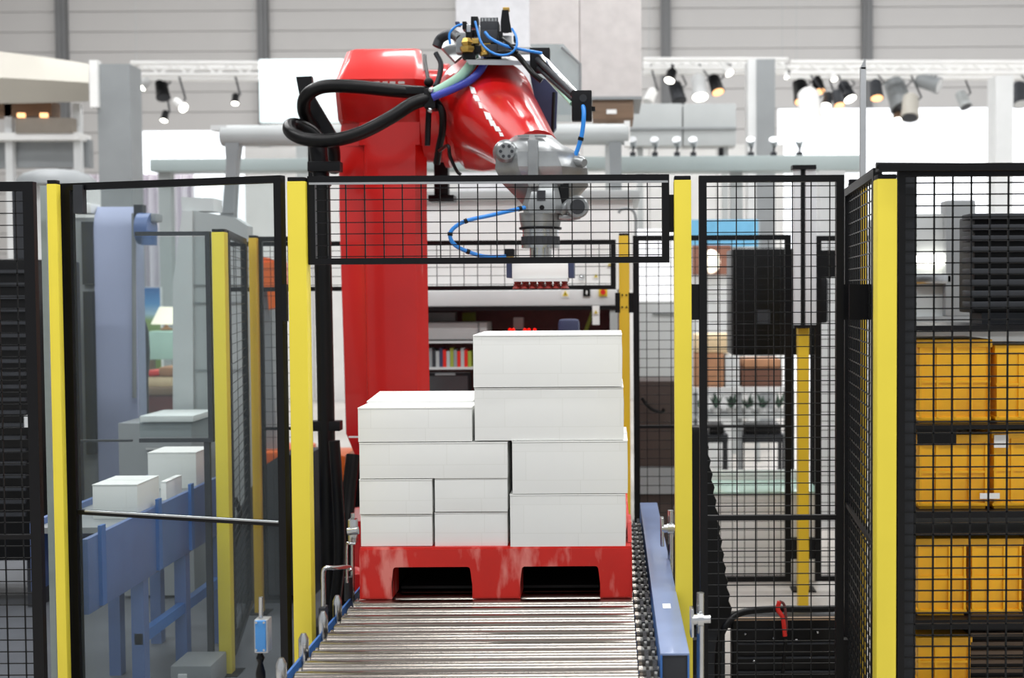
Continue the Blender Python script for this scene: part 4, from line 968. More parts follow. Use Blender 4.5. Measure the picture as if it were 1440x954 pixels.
for x in (717, 722, 738, 744, 752):
    MB().sphere(pt(x, 464, MD + 0.295), 0.009, 1, 8).build('red_light', M_ledred, t2)
MB().pbox(722, 447, 736, 464, MD + 0.35, 0.05).build('bay_block', M_grey, t)
# stickers
def tri_sign(cx, cy, s, D, par):
    MB().pbox(cx - s * 0.8, cy - s * 0.8, cx + s * 0.8, cy + s * 0.8, D, 0.004).build('sign_plate', M_white, par)
    q = MB(); q.prism([(cx - s * 0.6, cy + s * 0.5), (cx + s * 0.6, cy + s * 0.5), (cx, cy - s * 0.6)], lambda u, v, d: Vector(pt(u, v, D - 0.003)) + Vector((0, d, 0)), 0, 0.003); q.build('warning_triangle', M_amb, par)
    q = MB(); q.prism([(cx - s * 0.1, cy + s * 0.3), (cx + s * 0.1, cy + s * 0.3), (cx + s * 0.08, cy - s * 0.2), (cx - s * 0.08, cy - s * 0.2)], lambda u, v, d: Vector(pt(u, v, D - 0.005)) + Vector((0, d, 0)), 0, 0.002); q.build('warning_mark', M_blk, par)
tri_sign(795, 413, 7, MD - 0.006, t)
MB().pbox(820, 406, 830, 417, MD - 0.01, 0.01).build('black_label', M_blk, t)
MB().pbox(824, 409, 826, 414, MD - 0.012, 0.004).build('label_mark', M_white, t)
MB().pbox(842, 405, 854, 417, MD - 0.01, 0.01).build('stop_plate', M_amb, t)
MB().cyl(pt(848, 411, MD - 0.03), pt(848, 411, MD - 0.01), 0.015, n=16).build('stop_button', M_rred, t)
MB().pbox(833, 430, 843, 457, MD - 0.014, 0.004).build('notice', M_white, t)
tri_sign(838, 439, 4.5, MD - 0.02, t)
tri_sign(838, 388, 4.5, MD + 0.14, t)
tri_sign(857, 372, 4.0, MD + 0.14, t)
MB().sphere(pt(818, 390, MD + 0.13), 0.018, 1, 10).build('knob', M_steel, t)
t = thing('arched_pipe', 'thin grey arched pipe behind the right end of the hanging mesh', 'pipe', pt(880, 330, 7.2))
MB().tube([pt(870, 300, 7.2), pt(873, 295, 7.2), pt(885, 294, 7.2), pt(893, 302, 7.2), pt(894, 330, 7.2), pt(894, 420, 7.2), (P(894, 420, 7.2).x, 7.2, 0.0)], 0.008, 8).build('pipe_tube', M_mgrey, t)

# ------------------------------------------------------------------ right middle ground
t = thing('white_partition', 'bright white partition right of the rear yellow post', 'partition', (P(920, 400, 9.6).x, 9.6, 0))
MB().box((P(893, 400, 9.5).x, 9.5, 0.9), (P(948, 400, 9.5).x, 9.56, P(920, 322, 9.5).z)).build('panel', mat('added_partition_glow', (245, 246, 250), 0.6, emit=0.35), t)  # plain white sheet, brightness added as emission
MB().box((P(893, 400, 9.5).x, 9.5, 0), (P(948, 400, 9.5).x, 9.56, 0.9)).build('lower_panel', M_grey, t)
t = thing('dark_cabinet', 'low dark cabinet between the carton stack and the right yellow post', 'cabinet', (P(922, 600, 7.2).x, 7.3, 0))
MB().box((P(893, 600, 7.2).x, 7.2, 0.0), (P(955, 600, 7.2).x, 7.6, P(920, 536, 7.2).z), 0.01).build('cabinet_body', mat('dark_brown', (62, 50, 46), 0.5), t)
MB().box((P(893, 600, 7.18).x, 7.17, 0.35), (P(955, 600, 7.18).x, 7.2, 0.5)).build('kick_rail', M_mgrey, t)
q = MB(); q.tube([pt(902, 560, 7.15), pt(915, 575, 7.15), pt(930, 580, 7.15), (P(934, 575, 7.15))], 0.01, 8); q.build('cable_loop', M_rub, t)
t = thing('grey_screen', 'grey curtain screen under the white partition, above the dark cabinet', 'screen', (P(915, 500, 8.0).x, 8.0, 0))
MB().box((P(893, 500, 8.3).x, 8.3, 0.02), (P(975, 500, 8.3).x, 8.34, P(920, 424, 8.3).z)).build('cloth', M_offw, t)
MB().pbox(918, 440, 975, 442, 8.28, 0.02).build('rail', M_mgrey, t)
# pleated bellows
t = thing('bellows', 'tapering black pleated bellows beside the right conveyor rods', 'bellows', (P(975, 800, 4.75).x, 4.75, 0))
q = MB(); ps = []
zs0, zs1 = P(975, 872, 4.75).z, P(975, 600, 4.75).z
K = 30
for k in range(K + 1):
    f_ = k / K
    hw = (0.125 * (1 - f_) + 0.03 * f_) + (0.008 if k % 2 else 0)
    z = zs0 + (zs1 - zs0) * f_
    x = P(978, 700, 4.75).x
    ps.append([(x - hw, 4.75 - hw, z), (x + hw, 4.75 - hw, z), (x + hw, 4.75 + hw, z), (x - hw, 4.75 + hw, z)])
q.ring(ps); q.build('pleated_sleeve', M_rub, t)
xx = P(978, 700, 4.75).x
MB().box((xx - 0.1, 4.65, 0), (xx + 0.1, 4.85, zs0)).build('pedestal', M_dark, t)
# black cabinet hung behind right mesh
t = thing('switch_cabinet', 'black switch cabinet behind the right mesh door', 'cabinet', (P(1080, 500, 7.0).x, 7.1, 0))
MB().pbox(1030, 350, 1150, 500, 7.0, 0.35, 0.01).build('cabinet_body', M_rub, t)
MB().pbox(1098, 352, 1100, 498, 6.99, 0.02).build('door_gap', M_blk, t)
MB().pbox(1065, 436, 1083, 456, 6.992, 0.01).build('label_plate', M_dark, t)
MB().pbox(1150, 352, 1180, 390, 7.0, 0.3).build('side_box', M_blk, t)
MB().pbox(1148, 390, 1165, 455, 7.0, 0.2, 0.02).build('cable_duct', M_blk, t)
for x in (1113, 1145):
    MB().box((P(x, 500, 7.05).x - 0.015, 7.05, 0), (P(x, 500, 7.05).x + 0.015, 7.1, P(x, 500, 7.05).z)).build('leg', M_blk, t)
# stand with warm lamp and goods at D 9-10
t = thing('product_stand', 'brown exhibition stand wall with white arch left of the black switch cabinet', 'stand', (P(1000, 500, 10.5).x, 10.5, 0))
MB().box((P(972, 400, 10.5).x, 10.5, 0), (P(1028, 400, 10.5).x, 10.6, P(1000, 345, 10.5).z)).build('back_board', M_offw, t)
MB().pbox(974, 345, 1028, 386, 10.47, 0.04).build('brown_header', mat('brown_header', (140, 96, 80), 0.6), t)
MB().sphere(pt(1000, 368, 10.4), 0.075, 1.3).build('lit_globe', mat('globe_lit', (255, 245, 225), 0.5, emit=0.9), t)
t = thing('blue_banner', 'sky blue banner above the brown exhibition stand', 'banner', (P(1020, 330, 11).x, 11, 0))
MB().pbox(972, 309, 1066, 347, 11.0, 0.05).build('banner_cloth', mat('banner_blue', (120, 190, 228), 0.6, emit=0.0), t)
for x in (974, 1062):
    MB().box((P(x, 330, 11.05).x, 11.05, 0), (P(x, 330, 11.05).x + 0.04, 11.09, P(x, 310, 11.05).z)).build('banner_post', M_grey, t)
t = thing('display_table', 'long low display table of goods behind the right mesh door', 'table', (P(1040, 600, 9).x, 9.2, 0))
MB().pbox(975, 545, 1112, 552, 9.0, 0.5).build('table_top', M_offw, t)
MB().pbox(975, 585, 1112, 589, 9.0, 0.5).build('lower_shelf', M_grey, t)
for x in (978, 1040, 1106):
    MB().box((P(x, 500, 9.02).x - 0.015, 9.02, 0), (P(x, 500, 9.02).x + 0.015, 9.06, P(x, 552, 9.02).z)).build('leg', M_mgrey, t)
for (x0, y0, x1, y1, mm, lab) in ((976, 498, 1018, 545, M_brownbox, 'tan box at the left end of the display table'), (1043, 518, 1100, 545, mat('dark_brown_box', (112, 76, 60), 0.6), 'dark brown box on the display table under the black switch cabinet'), (1020, 500, 1040, 545, M_offw, 'pale tall box standing between tan and brown boxes')):
    b_ = MB().pbox(x0, y0, x1, y1, 9.05, 0.3, 0.008).build('goods_box', mm); tag(b_, lab, 'box', 'boxes on the display table')
tag(MB().pbox(1045, 505, 1098, 517.8, 9.03, 0.3, 0.008).build('lid_box', M_brownbox), 'flat light tan box lying on the dark brown box', 'box', 'boxes on the display table')
tag(MB().pbox(976, 470, 1030, 497.6, 9.06, 0.28, 0.03).build('cushion', M_cream), 'cream cushion on the tan box of the display table', 'cushion')
for i in range(6):
    x = 985 + i * 22
    p = thing('potted_plant', ('leftmost', 'second', 'third', 'fourth', 'fifth', 'rightmost')[i] + ' small grey-green plant from the left on the display table shelf', 'plant', pt(x, 585, 9.15), 'plants on the lower shelf')
    MB().lathe([(0, 0.03), (1, 0.045)], pt(x, 585, 9.15), pt(x, 574, 9.15), 12).build('pot', M_white, p)
    q = MB()
    for k in range(16):
        a = random.random() * 6.28; r = random.uniform(0.03, 0.08); h = random.uniform(0.03, 0.12)
        c = P(x, 574, 9.15); e = c + Vector((math.cos(a) * r, math.sin(a) * r, h)); s_ = Vector((-math.sin(a), math.cos(a), 0)) * 0.014
        q.ring([[c + s_ * 0.3, c - s_ * 0.3, c + Vector((0, 0, 0.004))], [c.lerp(e, 0.5) + s_, c.lerp(e, 0.5) - s_, c.lerp(e, 0.5) + Vector((0, 0, 0.006))], [e + s_ * 0.1, e - s_ * 0.1, e + Vector((0, 0, 0.003))]])
    q.build('leaves', M_leaf, p)['kind'] = 'stuff'
# trolley
for (x0, x1, lab) in ((992, 1024, 'small dark castored trolley left of the larger trolley'), (1042, 1104, 'dark castored trolley under the black switch cabinet')):
    t = thing('trolley', lab, 'trolley', (P((x0 + x1) / 2, 640, 9.6).x, 9.8, 0))
    zt = P(x0, 612, 9.7).z
    MB().box((P(x0, 600, 9.7).x, 9.7, zt - 0.06), (P(x1, 600, 9.7).x, 10.0, zt)).build('deck', M_dark, t)
    MB().pbox(x0 + 5, 597, x1 - 5, 612, 9.72, 0.2, 0.02).build('motor_unit', M_blk, t)
    for x in (x0 + 2, x1 - 2):
        for y in (9.74, 9.96):
            MB().box((P(x, 600, 9.7).x - 0.01, y - 0.01, 0.1), (P(x, 600, 9.7).x + 0.01, y + 0.01, zt - 0.06)).build('leg', M_dark, t)
            MB().cyl((P(x, 600, 9.7).x - 0.015, y, 0.05), (P(x, 600, 9.7).x + 0.015, y, 0.05), 0.05, n=14).build('castor', M_rub, t)
# low white glass platform
t = thing('glass_platform', 'low white platform with a green glass edge on the floor behind the mesh door', 'platform', (P(1080, 750, 6.7).x, 6.7, 0))
a, b = P(1000, 700, 6.5).x, P(1150, 700, 6.5).x
MB().box((a, 6.5, 0), (b, 6.95, 0.46), 0.006).build('platform_body', M_white, t)
MB().box((a - 0.01, 6.48, 0.46), (b + 0.01, 6.96, 0.468)).build('glass_edge', mat('green_glass', (178, 208, 196), 0.1), t)
MB().box((a, 6.9, 0.468), (b, 6.92, 0.52)).build('rear_lip', M_white, t)
t = thing('white_column', 'pale grey square column behind the right stile of the mesh door', 'column', (P(1168, 600, 8).x, 8, 0))
MB().box((P(1153, 600, 8).x, 8.0, 0), (P(1188, 600, 8).x, 8.15, P(1160, 240, 8).z)).build('column_body', M_offw, t)
# black box with hose, front right
t = thing('power_unit', 'black power unit box on the floor behind the lower right mesh door', 'machine', (P(1105, 950, 4.6).x, 4.8, 0))
MB().box((P(1030, 900, 4.6).x, 4.6, 0.02), (P(1190, 900, 4.6).x, 4.7, P(1100, 868, 4.6).z), 0.01).build('unit_body', M_rub, t)
MB().box((P(1025, 900, 4.59).x, 4.58, P(1100, 873, 4.58).z), (P(1195, 900, 4.59).x, 4.6, P(1100, 870, 4.58).z)).build('top_edge', mat('tan_edge', (150, 125, 100), 0.5), t)
for k in range(5):
    MB().pbox(1036, 885 + k * 20, 1184, 887 + k * 20, 4.588, 0.02).build('vent_rib', M_dark, t)
for x, y in ((1048, 892), (1062, 902), (1088, 898), (1120, 900), (1150, 890), (1140, 925), (1060, 930)):
    MB().sphere(pt(x, y, 4.59), 0.005, 1, 8).build('rivet', M_steel, t)
hose('cable', [(1190, 856, 4.5), (1140, 857, 4.5), (1085, 857, 4.5), (1040, 863, 4.48), (1018, 885, 4.45), (1010, 920, 4.45), (1010, 1000, 4.45)], 0.012, M_rub, 'thick black hose arching over the front of the black power unit')
hose('cable', [(1105, 900, 4.45), (1102, 930, 4.45), (1098, 985, 4.45)], 0.006, M_rub, 'thin black lead hanging below the red pull handle')
t = thing('pull_handle', 'red pull handle hooked over the black hose on the power unit', 'handle', pt(1100, 900, 4.46))
MB().tube([pt(1096, 846, 4.46), pt(1094, 858, 4.46), pt(1101, 870, 4.46), pt(1104, 895, 4.46)], 0.008, 8).build('grip', M_rred, t)
MB().tube([pt(1096, 846, 4.46), pt(1103, 852, 4.46), pt(1106, 880, 4.46), pt(1104, 895, 4.46)], 0.005, 8).build('grip_loop', M_maroon, t)

# ------------------------------------------------------------------ rack of amber crates
KD = 4.35
rk = thing('storage_rack', 'black shelf rack of amber crates behind the right mesh panel', 'rack', (P(1400, 700, KD).x, KD + 0.25, 0))
X0, X1 = P(1281, 600, KD).x, P(1640, 600, KD).x
for x in (X0, X1):
    for y in (KD, KD + 0.45):
        MB().box((x - 0.015, y, 0), (x + 0.015, y + 0.04, P(1300, 455, KD).z)).build('upright', M_blk, rk)
sh = {}
for nm, y, hgt in (('a', 598, 6), ('b', 720, 9), ('c', 872, 14), ('d', 458, 8)):
    z = P(1350, y, KD).z; sh[nm] = z
    MB().box((X0, KD, z - hgt / F * KD), (X1, KD + 0.45, z)).build('shelf', M_blk, rk)
z = P(1350, 750, KD).z
MB().box((X0, KD + 0.02, z - 0.012), (X1, KD + 0.4, z)).build('shelf', M_blk, rk)
MB().box((X0, KD, 0.1), (X1, KD + 0.45, 0.115)).build('shelf', M_blk, rk)
def crate(x0, y0, x1, zbase, lab, D=KD + 0.05):
    a, b = P(x0, y0, D).x, P(x1, y0, D).x; zt = P(x0, y0, D).z; d2 = D + 0.34
    t = thing('plastic_crate', lab, 'crate', ((a + b) / 2, D + 0.17, zbase), 'amber crates on the rack')
    q = MB(); i_ = 0.012
    q.ring([[(a + i_, D + i_, zbase), (b - i_, D + i_, zbase), (b - i_, d2 - i_, zbase), (a + i_, d2 - i_, zbase)], [(a + 0.006, D + 0.006, zt - 0.02), (b - 0.006, D + 0.006, zt - 0.02), (b - 0.006, d2 - 0.006, zt - 0.02), (a + 0.006, d2 - 0.006, zt - 0.02)]])
    q.build('crate_body', M_amber, t)
    MB().box((a, D, zt - 0.028), (b, d2, zt), 0.004).build('rim', M_amber, t)
    MB().box((a + 0.004, D + 0.002, zbase + 0.01), (b - 0.004, d2, zbase + 0.022), 0.002).build('foot_rim', M_amber, t)
    n = max(2, int((b - a) / 0.06))
    for k in range(n + 1):
        x = a + 0.012 + (b - a - 0.024) * k / n
        MB().box((x - 0.004, D, zbase + 0.02), (x + 0.004, D + 0.012, zt - 0.025)).build('rib', M_amber, t)
    zm = (zbase + zt) / 2
    MB().box((a + 0.006, D + 0.002, zm - 0.004), (b - 0.006, D + 0.012, zm + 0.004)).build('cross_rib', M_amber, t)
    return t
c1 = crate(1290, 478, 1396, sh['a'], 'amber crate at the left of the top crate row on the rack')
crate(1399, 486, 1470, sh['a'], 'amber crate at the right edge of the top crate row on the rack')
crate(1290, 612, 1392, sh['b'], 'amber crate at the left of the second row on the rack')
crate(1395, 606, 1500, sh['b'], 'amber crate with a white card at the right of the second row')
MB().pbox(1398, 612, 1418, 630, KD + 0.035, 0.003).build('white_card', M_white, rk)
MB().pbox(1290, 600, 1345, 626, KD + 0.045, 0.003).build('dark_label', M_blk, rk)
MB().pbox(1378, 694, 1406, 702, KD + 0.04, 0.004).build('white_tag', M_white, rk)
crate(1288, 758, 1362, sh['c'], 'amber crate at the left of the third row on the rack')
crate(1364, 758, 1440, sh['c'], 'amber crate in the middle of the third row on the rack')
crate(1442, 758, 1520, sh['c'], 'amber crate at the right frame edge in the third row')
crate(1288, 897, 1368, 0.115, 'amber crate at the left of the bottom row on the rack')
t = thing('louvred_unit', 'brown black louvred unit right of the bottom amber crate', 'machine', (P(1420, 950, KD).x, KD + 0.2, 0.115))
MB().box((P(1371, 930, KD).x, KD + 0.07, 0.115), (P(1520, 930, KD).x, KD + 0.4, P(1400, 893, KD).z)).build('unit_body', M_rub, t)
for k in range(8):
    MB().box((P(1371, 930, KD).x, KD + 0.05, 0.13 + k * 0.032), (P(1520, 930, KD).x, KD + 0.075, 0.142 + k * 0.032)).build('louvre', mat('brown_louvre', (92, 74, 58), 0.5) if k == 0 else MATS['brown_louvre'], t)
# radiator on top
t = thing('finned_radiator', 'black finned radiator unit above the rack behind the right mesh', 'radiator', (P(1420, 445, KD + 0.1).x, KD + 0.2, sh['d']))
MB().pbox(1370, 303, 1520, 440, KD + 0.15, 0.2, 0.01).build('radiator_core', M_blk, t)
for k in range(9):
    MB().pbox(1364, 300 + k * 15.5, 1520, 308 + k * 15.5, KD + 0.1, 0.1, 0.003).build('fin', M_dark, t)
MB().box((P(1375, 440, KD + 0.2).x, KD + 0.15, sh['d']), (P(1500, 440, KD + 0.2).x, KD + 0.3, P(1400, 440, KD + 0.15).z)).build('foot', M_dark, t)
t = thing('grey_machine', 'pale grey panelled machine behind the black rack and radiator', 'machine', (P(1400, 500, 5.6).x, 5.8, 0))
a, b = P(1252, 400, 5.6).x, P(1720, 400, 5.6).x
MB().box((a, 5.6, 0), (b, 6.1, P(1400, 300, 5.6).z), 0.01).build('machine_body', M_grey, t)
MB().pbox(1330, 282, 1372, 445, 5.55, 0.1, 0.01).build('door_panel', M_mgrey, t)
MB().pbox(1290, 358, 1345, 372, 5.56, 0.05, 0.01).build('light_strip', M_light, t)
MB().pbox(1285, 385, 1340, 400, 5.55, 0.05, 0.01).build('steel_ledge', M_steel, t)
MB().pbox(1252, 445, 1460, 458, 5.55, 0.1).build('lower_ledge', M_mgrey, t)

# ------------------------------------------------------------------ hall background
def lbl(o, *a, **k): return tag(o, *a, **k)
# white stand walls with glow added to look overexposed
t = thing('added_glow_wall', 'long white stand wall with added glow across the far right of the hall', 'wall', (P(1250, 300, 19).x, 19, 0))
for i in range(5):
    a = P(1095, 300, 19).x + i * 2.0
    MB().box((a, 19, 0), (a + 1.98, 19.1, P(1250, 152, 19).z)).build('glow_wall_panel', M_wallglow, t)
t = thing('added_glow_wall', 'white stand wall with added glow at the left between grey column and gantry', 'wall', (P(240, 300, 19).x, 19, 0))
for i in range(3):
    a = P(168, 300, 19).x + i * 0.62
    MB().box((a, 19, 0), (a + 0.6, 19.1, P(250, 184, 19).z)).build('glow_wall_panel', M_wallglow, t)
t = thing('stand_wall', 'pale wall behind the robot and under the long fascia', 'wall', (P(700, 300, 17.5).x, 17.5, 0))
for i in range(8):
    a = P(345, 300, 17.5).x + i * 0.92
    MB().box((a, 17.5, 0), (a + 0.9, 17.6, P(700, 205, 17.5).z)).build('wall_board', M_white, t)
# white sign board, its brightness added as glow
t = thing('white_screen', 'large white screen with added glow left of the red robot head', 'screen', (P(424, 170, 12).x, 12, 0))
MB().pbox(364, 83, 484, 172, 12, 0.08, 0.02).build('screen_face', M_screen, t)
MB().box((P(424, 170, 12.1).x - 0.05, 12.08, 0), (P(424, 170, 12.1).x + 0.05, 12.16, P(424, 120, 12.1).z)).build('screen_mast', M_grey, t)
# pillars
t = thing('hall_pillar', 'broad pale pillar rising behind the valve cluster', 'column', (P(693, 200, 15).x, 15, 0))
MB().box((P(643, 200, 15).x, 15, 0), (P(746, 200, 15).x, 15.6, 9)).build('pillar_body', mat('pale_pillar', (214, 214, 218), 0.6), t)
t = thing('overhead_duct', 'huge white overhead box right of the robot with a brown block below', 'duct', (P(823, 138, 9.5).x, 9.7, 0))
z0_, z1_ = P(823, 138, 9.5).z, 6.4
MB().box((P(745, 60, 9.5).x, 9.5, z0_), (P(815, 60, 9.5).x, 10.3, z1_), 0.01).build('duct_section', mat('warm_white_duct', (214, 208, 206), 0.55), t)
MB().box((P(815.5, 60, 9.5).x, 9.5, z0_), (P(902, 60, 9.5).x, 10.3, z1_), 0.01).build('duct_section', MATS['warm_white_duct'], t)
MB().pbox(745, 136, 902, 140, 9.49, 0.8).build('bottom_edge', M_mgrey, t)
MB().pbox(833, 140, 891, 167, 9.52, 0.5, 0.01).build('brown_block', M_wood, t)
MB().pbox(853, 154, 867, 160, 9.51, 0.03).build('block_plate', M_white, t)
MB().box((P(860, 170, 9.8).x - 0.05, 9.8, 0), (P(860, 170, 9.8).x + 0.05, 9.9, P(860, 166, 9.8).z)).build('support_post', M_grey, t)
t = thing('acrylic_cover', 'grey see-through machine cover behind the guide cylinder', 'cover', pt(790, 165, 7.6))
pr2([(746, 62), (792, 62), (815, 88), (815, 162), (746, 162)], 7.6, 0.3, M_glassbox, 'cover_shell', t)
MB().tube([pt(790, 66, 7.58), pt(816, 90, 7.58), pt(816, 160, 7.58)], 0.008, 8, False).build('edge_tube', M_mgrey, t)
MB().box((P(752, 170, 7.7).x, 7.7, P(752, 268, 7.5).z), (P(762, 170, 7.7).x, 7.76, P(752, 160, 7.7).z)).build('cover_mast', M_mgrey, t)
# gantry with round beam
t = thing('round_gantry', 'grey gantry with a thick round beam passing behind the robot', 'gantry', (P(600, 190, 8.7).x, 8.7, 0))
MB().lathe([(0, 0.065), (0.002, 0.072), (0.998, 0.072), (1, 0.065)], pt(312, 191, 8.7), pt(884, 189, 8.7), 24).build('round_beam', M_grey, t)
MB().pbox(296, 176, 318, 183, 8.65, 0.1).build('beam_end', M_offw, t)
MB().pbox(878, 170, 886, 205, 8.65, 0.12).build('beam_end', M_white, t)
pr2([(316, 200), (336, 200), (332, 230), (328, 300), (312, 300), (318, 230)], 8.65, 0.1, M_mgrey, 'bracket_leg', t)
pr2([(856, 200), (874, 200), (874, 300), (860, 300)], 8.65, 0.1, M_mgrey, 'bracket_leg', t)
for x in (320, 866):
    MB().box((P(x, 300, 8.68).x - 0.045, 8.66, 0), (P(x, 300, 8.68).x + 0.045, 8.76, P(x, 299, 8.68).z)).build('lower_leg', M_mgrey, t)
# long fascia
t = thing('long_fascia', 'long pale teal fascia beam crossing the hall behind the robot', 'beam', (P(700, 230, 11.5).x, 11.5, 0))
MB().pbox(212, 222, 860, 239, 11.5, 0.3, 0.01).build('fascia_board', M_teal, t)
MB().pbox(862, 219, 1216, 240, 11.5, 0.3, 0.01).build('fascia_board', M_teal, t)
for x in (232, 620, 1036):
    MB().box((P(x, 300, 11.6).x - 0.055, 11.6, 0), (P(x, 300, 11.6).x + 0.055, 11.7, P(x, 238, 11.6).z)).build('fascia_post', M_grey, t)
ptl = None
for ci, x in enumerate((890, 921, 952, 975, 1056, 1088, 1124)):
    if ptl is None:
        ptl = thing('clip_spotlight', 'small clip-on spotlight nearest the white duct on the long fascia', 'spotlight', pt(x, 219, 11.55), 'clip spotlights on the fascia')
        MB().pbox(x - 4, 214, x + 4, 219, 11.52, 0.06).build('clip', M_dark, ptl)
        MB().tube([pt(x, 214, 11.55), pt(x + 1, 205, 11.55)], 0.01, 6, False).build('stem', M_dark, ptl)
        MB().lathe([(0, 0.022), (0.6, 0.035), (1, 0.04)], pt(x + 1, 206, 11.58), pt(x - 1, 196, 11.52), 12).build('lamp_head', M_alu, ptl)
        fx = P(x, 219, 11.55)
    else: dup(ptl, P(x, 219, 11.55) - fx, 'small clip-on spotlight, ' + ('', 'second', 'third', 'fourth', 'fifth', 'sixth', 'seventh and last')[ci] + ' from the left on the long fascia')
tag(MB().pbox(1011, 207, 1018, 219, 11.5, 0.1, 0.01).build('black_knob', M_blk), 'small black block on top of the long fascia', 'block')
# grey sign boxes
t = thing('sign_box', 'pair of plain grey sign boxes above the fascia right of the white duct', 'sign', (P(965, 180, 13).x, 13, 0))
for x0, x1 in ((884, 959), (961, 1035)):
    MB().pbox(x0, 146, x1, 205, 13, 0.3, 0.01).build('sign_face', M_grey, t)
MB().pbox(884, 179, 1035, 182, 12.98, 0.05).build('sign_rail', M_mgrey, t)
for x in (900, 1020):
    MB().box((P(x, 200, 13.1).x - 0.03, 13.1, 0), (P(x, 200, 13.1).x + 0.03, 13.2, P(x, 200, 13.1).z)).build('sign_post', M_grey, t)
t = thing('light_tower', 'square grey lighting tower right of the sign boxes', 'column', (P(1075, 150, 14).x, 14, 0))
MB().box((P(1052, 150, 14).x, 14.02, 0), (P(1064, 150, 14).x, 14.3, P(1070, 83, 14).z)).build('tower_flank', M_offw, t)
MB().box((P(1064, 150, 14).x, 14, 0), (P(1090, 150, 14).x, 14.3, P(1070, 83, 14).z)).build('tower_body', M_mgrey, t)
t = thing('stand_column', 'grey square column near the right edge above the rack', 'column', (P(1415, 150, 14).x, 14, 0))
MB().box((P(1400, 150, 14).x, 14, 0), (P(1425, 150, 14).x, 14.3, P(1410, 106, 14).z)).build('column_body', M_offw, t)
# left grey column and canopy
t = thing('stand_column', 'broad mid grey column left of the lighting truss', 'column', (P(155, 150, 12).x, 12, 0))
MB().box((P(137, 150, 12).x, 12, 0), (P(183, 150, 12).x, 12.3, P(150, 90, 12).z)).build('column_body', M_mgrey, t)
MB().pbox(126, 85, 137, 150, 11.95, 0.1).build('light_trim', M_white, t)
t = thing('curved_canopy', 'curved beige stand canopy at the upper left with brown beams below', 'canopy', (P(40, 200, 12.5).x, 12.7, 0))
q = MB(); rings = []
for k in range(17):
    px = -200 + k * (325 / 16)
    f_ = k / 16
    ytop = 62 + 28 * f_ ** 2; ybot = 142 + 4 * math.sin(f_ * 3)
    rings.append([pt(px, ytop, 12.6), pt(px, (ytop + ybot) / 2, 12.35), pt(px, ybot, 12.5), pt(px, ybot, 13.0), pt(px, ytop, 13.0)])
q.ring(rings); q.build('canopy_shell', M_beige, t)
MB().pbox(-150, 143, 72, 164, 12.7, 0.2).build('brown_beam', M_wood, t)
MB().pbox(22, 166, 102, 187, 12.6, 0.2).build('brown_beam', mat('taupe_beam', (136, 128, 118), 0.6), t)
for x in (30, 62):
    MB().pbox(x - 6, 159, x + 4, 165, 12.58, 0.03).build('warm_downlight', M_warm, t)
for x in (12, 108, -140):
    MB().box((P(x, 200, 12.7).x - 0.035, 12.7, 0), (P(x, 200, 12.7).x + 0.035, 12.78, P(x, 146, 12.7).z)).build('canopy_post', M_offw, t)
MB().pbox(-150, 187, 110, 197, 12.62, 0.3).build('white_ledge', M_white, t)
MB().pbox(-150, 197, 125, 236, 12.8, 0.1).build('grey_parapet', M_mgrey, t)
t = thing('domed_hood', 'low domed grey hood behind the leftmost yellow post', 'hood', (P(75, 250, 10).x, 10, 0))
q = MB(); c = P(80, 262, 10)
q.ring([[(c.x + 0.3 * r * math.cos(a), 10 + 0.3 * r * math.sin(a), c.z + 0.13 * h) for a in [k * math.pi / 10 for k in range(20)]] for r, h in ((1, 0), (0.97, 0.35), (0.8, 0.7), (0.5, 0.93), (0.1, 1))]); q.build('dome', M_mgrey, t)
MB().box((c.x - 0.28, 9.85, 0), (c.x + 0.28, 10.15, c.z)).build('hood_base', M_offw, t)

# trusses
def truss(x0, x1, y0, y1, D, label, n):
    t = thing('lighting_truss', label, 'truss', tuple(P((x0 + x1) / 2, y1, D)))
    for y in (y0, y1):
        for d in (0, 0.35):
            MB().cyl(Vector(pt(x0, y, D)) + Vector((0, d, 0)), Vector(pt(x1, y, D)) + Vector((0, d, 0)), 0.03, n=8).build('chord', M_white, t)
    for k in range(n):
        a = x0 + (x1 - x0) * k / n; b = x0 + (x1 - x0) * (k + 1) / n
        MB().cyl(pt(a, y0 if k % 2 else y1, D), pt(b, y1 if k % 2 else y0, D), 0.016, n=6).build('brace', M_white, t)
    for x in (x0 + 8, x1 - 8):
        MB().cyl(pt(x, y0, D), (P(x, y0, D).x, D, 11.5), 0.004, n=5).build('hanging_cable', M_grey, t)
    return t
truss(184, 364, 89, 105, 16, 'white lighting truss hanging left of the white screen', 9)
truss(905, 1108, 84, 96, 16.5, 'thin white truss above the sign boxes', 10)
truss(1112, 1480, 88, 103, 15.5, 'long white truss across the upper right of the hall', 16)
def spot(x, y, D, ang, s, label, mm, glow, ttop, kind='spotlight'):
    """a can lamp hung below ttop; ang = aim, degrees clockwise from down"""
    c = Vector(pt(x, y, D)); t = thing('spotlight', label, 'spotlight', tuple(c), 'spotlights on the trusses')
    a = math.radians(ang); d = Vector((math.sin(a) * 0.8, -0.45, -math.cos(a))).normalized()
    L = s / F * D
    MB().lathe([(0, 0.3 * L), (0.1, 0.42 * L), (0.7, 0.45 * L), (1, 0.5 * L)], c - d * L * 0.7, c + d * L * 0.7, 16).build('lamp_can', mm, t)
    MB().cyl(c + d * L * 0.68, c + d * L * 0.73, 0.42 * L, n=16).build('lens', glow, t)
    e = Vector((c.x, c.y, P(x, ttop, D).z))
    MB().tube([c, c + Vector((0.6 * L, 0, 0.5 * L)), e], 0.012, 6, False).build('yoke', M_dark, t)
S = 'spotlight '
spot(232, 163, 16.35, -5, 11, 'black lit spotlight hanging lowest left of the white screen', M_blk, M_light, 105)
spot(331, 139, 16.0, 5, 11, 'black lit spotlight hanging alone beside the white screen', M_blk, M_light, 105)
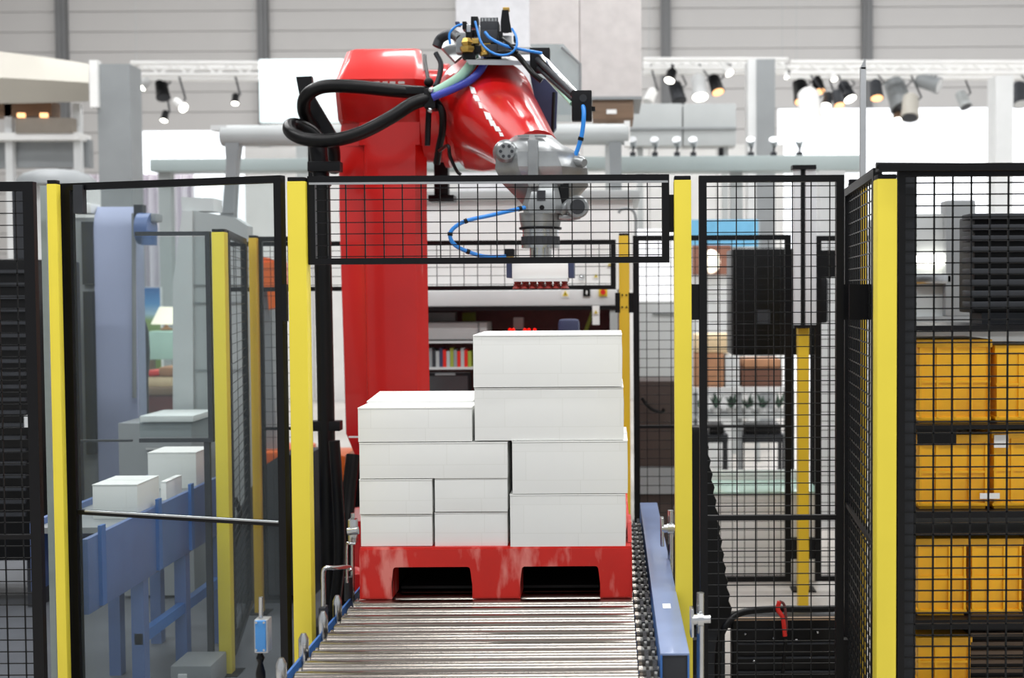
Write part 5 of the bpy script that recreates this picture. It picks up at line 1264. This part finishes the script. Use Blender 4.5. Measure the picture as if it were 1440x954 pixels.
spot(228, 126, 16.35, 20, 20, 'big dark unlit lamp on the left truss', M_blk, M_dark, 105)
spot(252, 147, 16.0, 60, 15, 'pale lamp to the right of the big dark lamp on the left truss', M_white, M_light, 105)
spot(205, 116, 16.35, -40, 14, 'pale lamp at the left end of the left truss', M_offw, M_light, 105)
spot(944, 104, 16.5, -20, 16, 'dark lit lamp at the left of the thin truss', M_blk, M_light, 90)
spot(952, 130, 16.85, 15, 22, 'large dark lamp hanging low at the left of the thin truss', M_dark, M_dark, 90)
spot(983, 122, 16.5, 5, 24, 'white can lamp glowing at its lower end beneath the thin truss', M_offw, M_light, 90)
spot(1006, 118, 16.85, 18, 20, 'black can lamp with an orange rim under the thin truss', M_blk, M_warm, 90)
spot(1021, 97, 16.5, 40, 13, 'small white lit lamp tilted right under the thin truss', M_white, M_light, 90)
spot(1106, 105, 15.85, 0, 7, 'tiny lit lamp right of the grey lighting tower', M_white, M_light, 94)
spot(915, 135, 16.5, -30, 16, 'pale lamp next to the white duct at the truss end', M_white, M_offw, 90)
spot(1126, 128, 15.85, 5, 24, 'dark lamp at the left end of the long right truss', M_blk, M_warm, 103)
spot(1138, 150, 15.5, 0, 36, 'tall white lamp hanging low from the long right truss', M_white, M_light, 103)
spot(1150, 118, 15.85, 10, 18, 'black lamp above the warm lit cluster', M_blk, M_warm, 103)
spot(1171, 106, 15.5, 20, 10, 'small white lit lamp above the warm cluster', M_white, M_light, 103)
spot(1164, 140, 15.85, -20, 15, 'warm lit lamp at the left of the cluster', M_dark, M_light, 103)
spot(1178, 138, 15.5, 10, 17, 'warm lit lamp in the middle of the cluster', M_dark, M_warm, 103)
spot(1190, 128, 15.85, 25, 20, 'warm lit lamp at the right of the cluster beside the steel pole', M_dark, M_light, 103)
spot(1232, 126, 15.5, 0, 20, 'dark lamp with orange lens just right of the steel pole', M_dark, M_warm, 103)
spot(1262, 132, 15.85, 15, 34, 'large grey moving-head lamp on the long right truss', M_mgrey, M_dark, 103)
spot(1280, 150, 15.5, -10, 26, 'brownish round lamp under the moving-head lamp', M_beige, M_dark, 103)
spot(1262, 160, 15.85, 0, 14, 'boxy lamp at the bottom of the moving-head group', M_wood, M_light, 103)
spot(1305, 116, 15.5, 70, 24, 'grey lamp pointing right on the long right truss', M_mgrey, M_offw, 103)
spot(1354, 140, 15.85, 20, 18, 'grey ring lamp left of the column near the right edge', M_grey, M_dark, 103)
spot(1434, 132, 15.5, 0, 24, 'dark lamp at the right edge of the picture', M_dark, M_offw, 103)
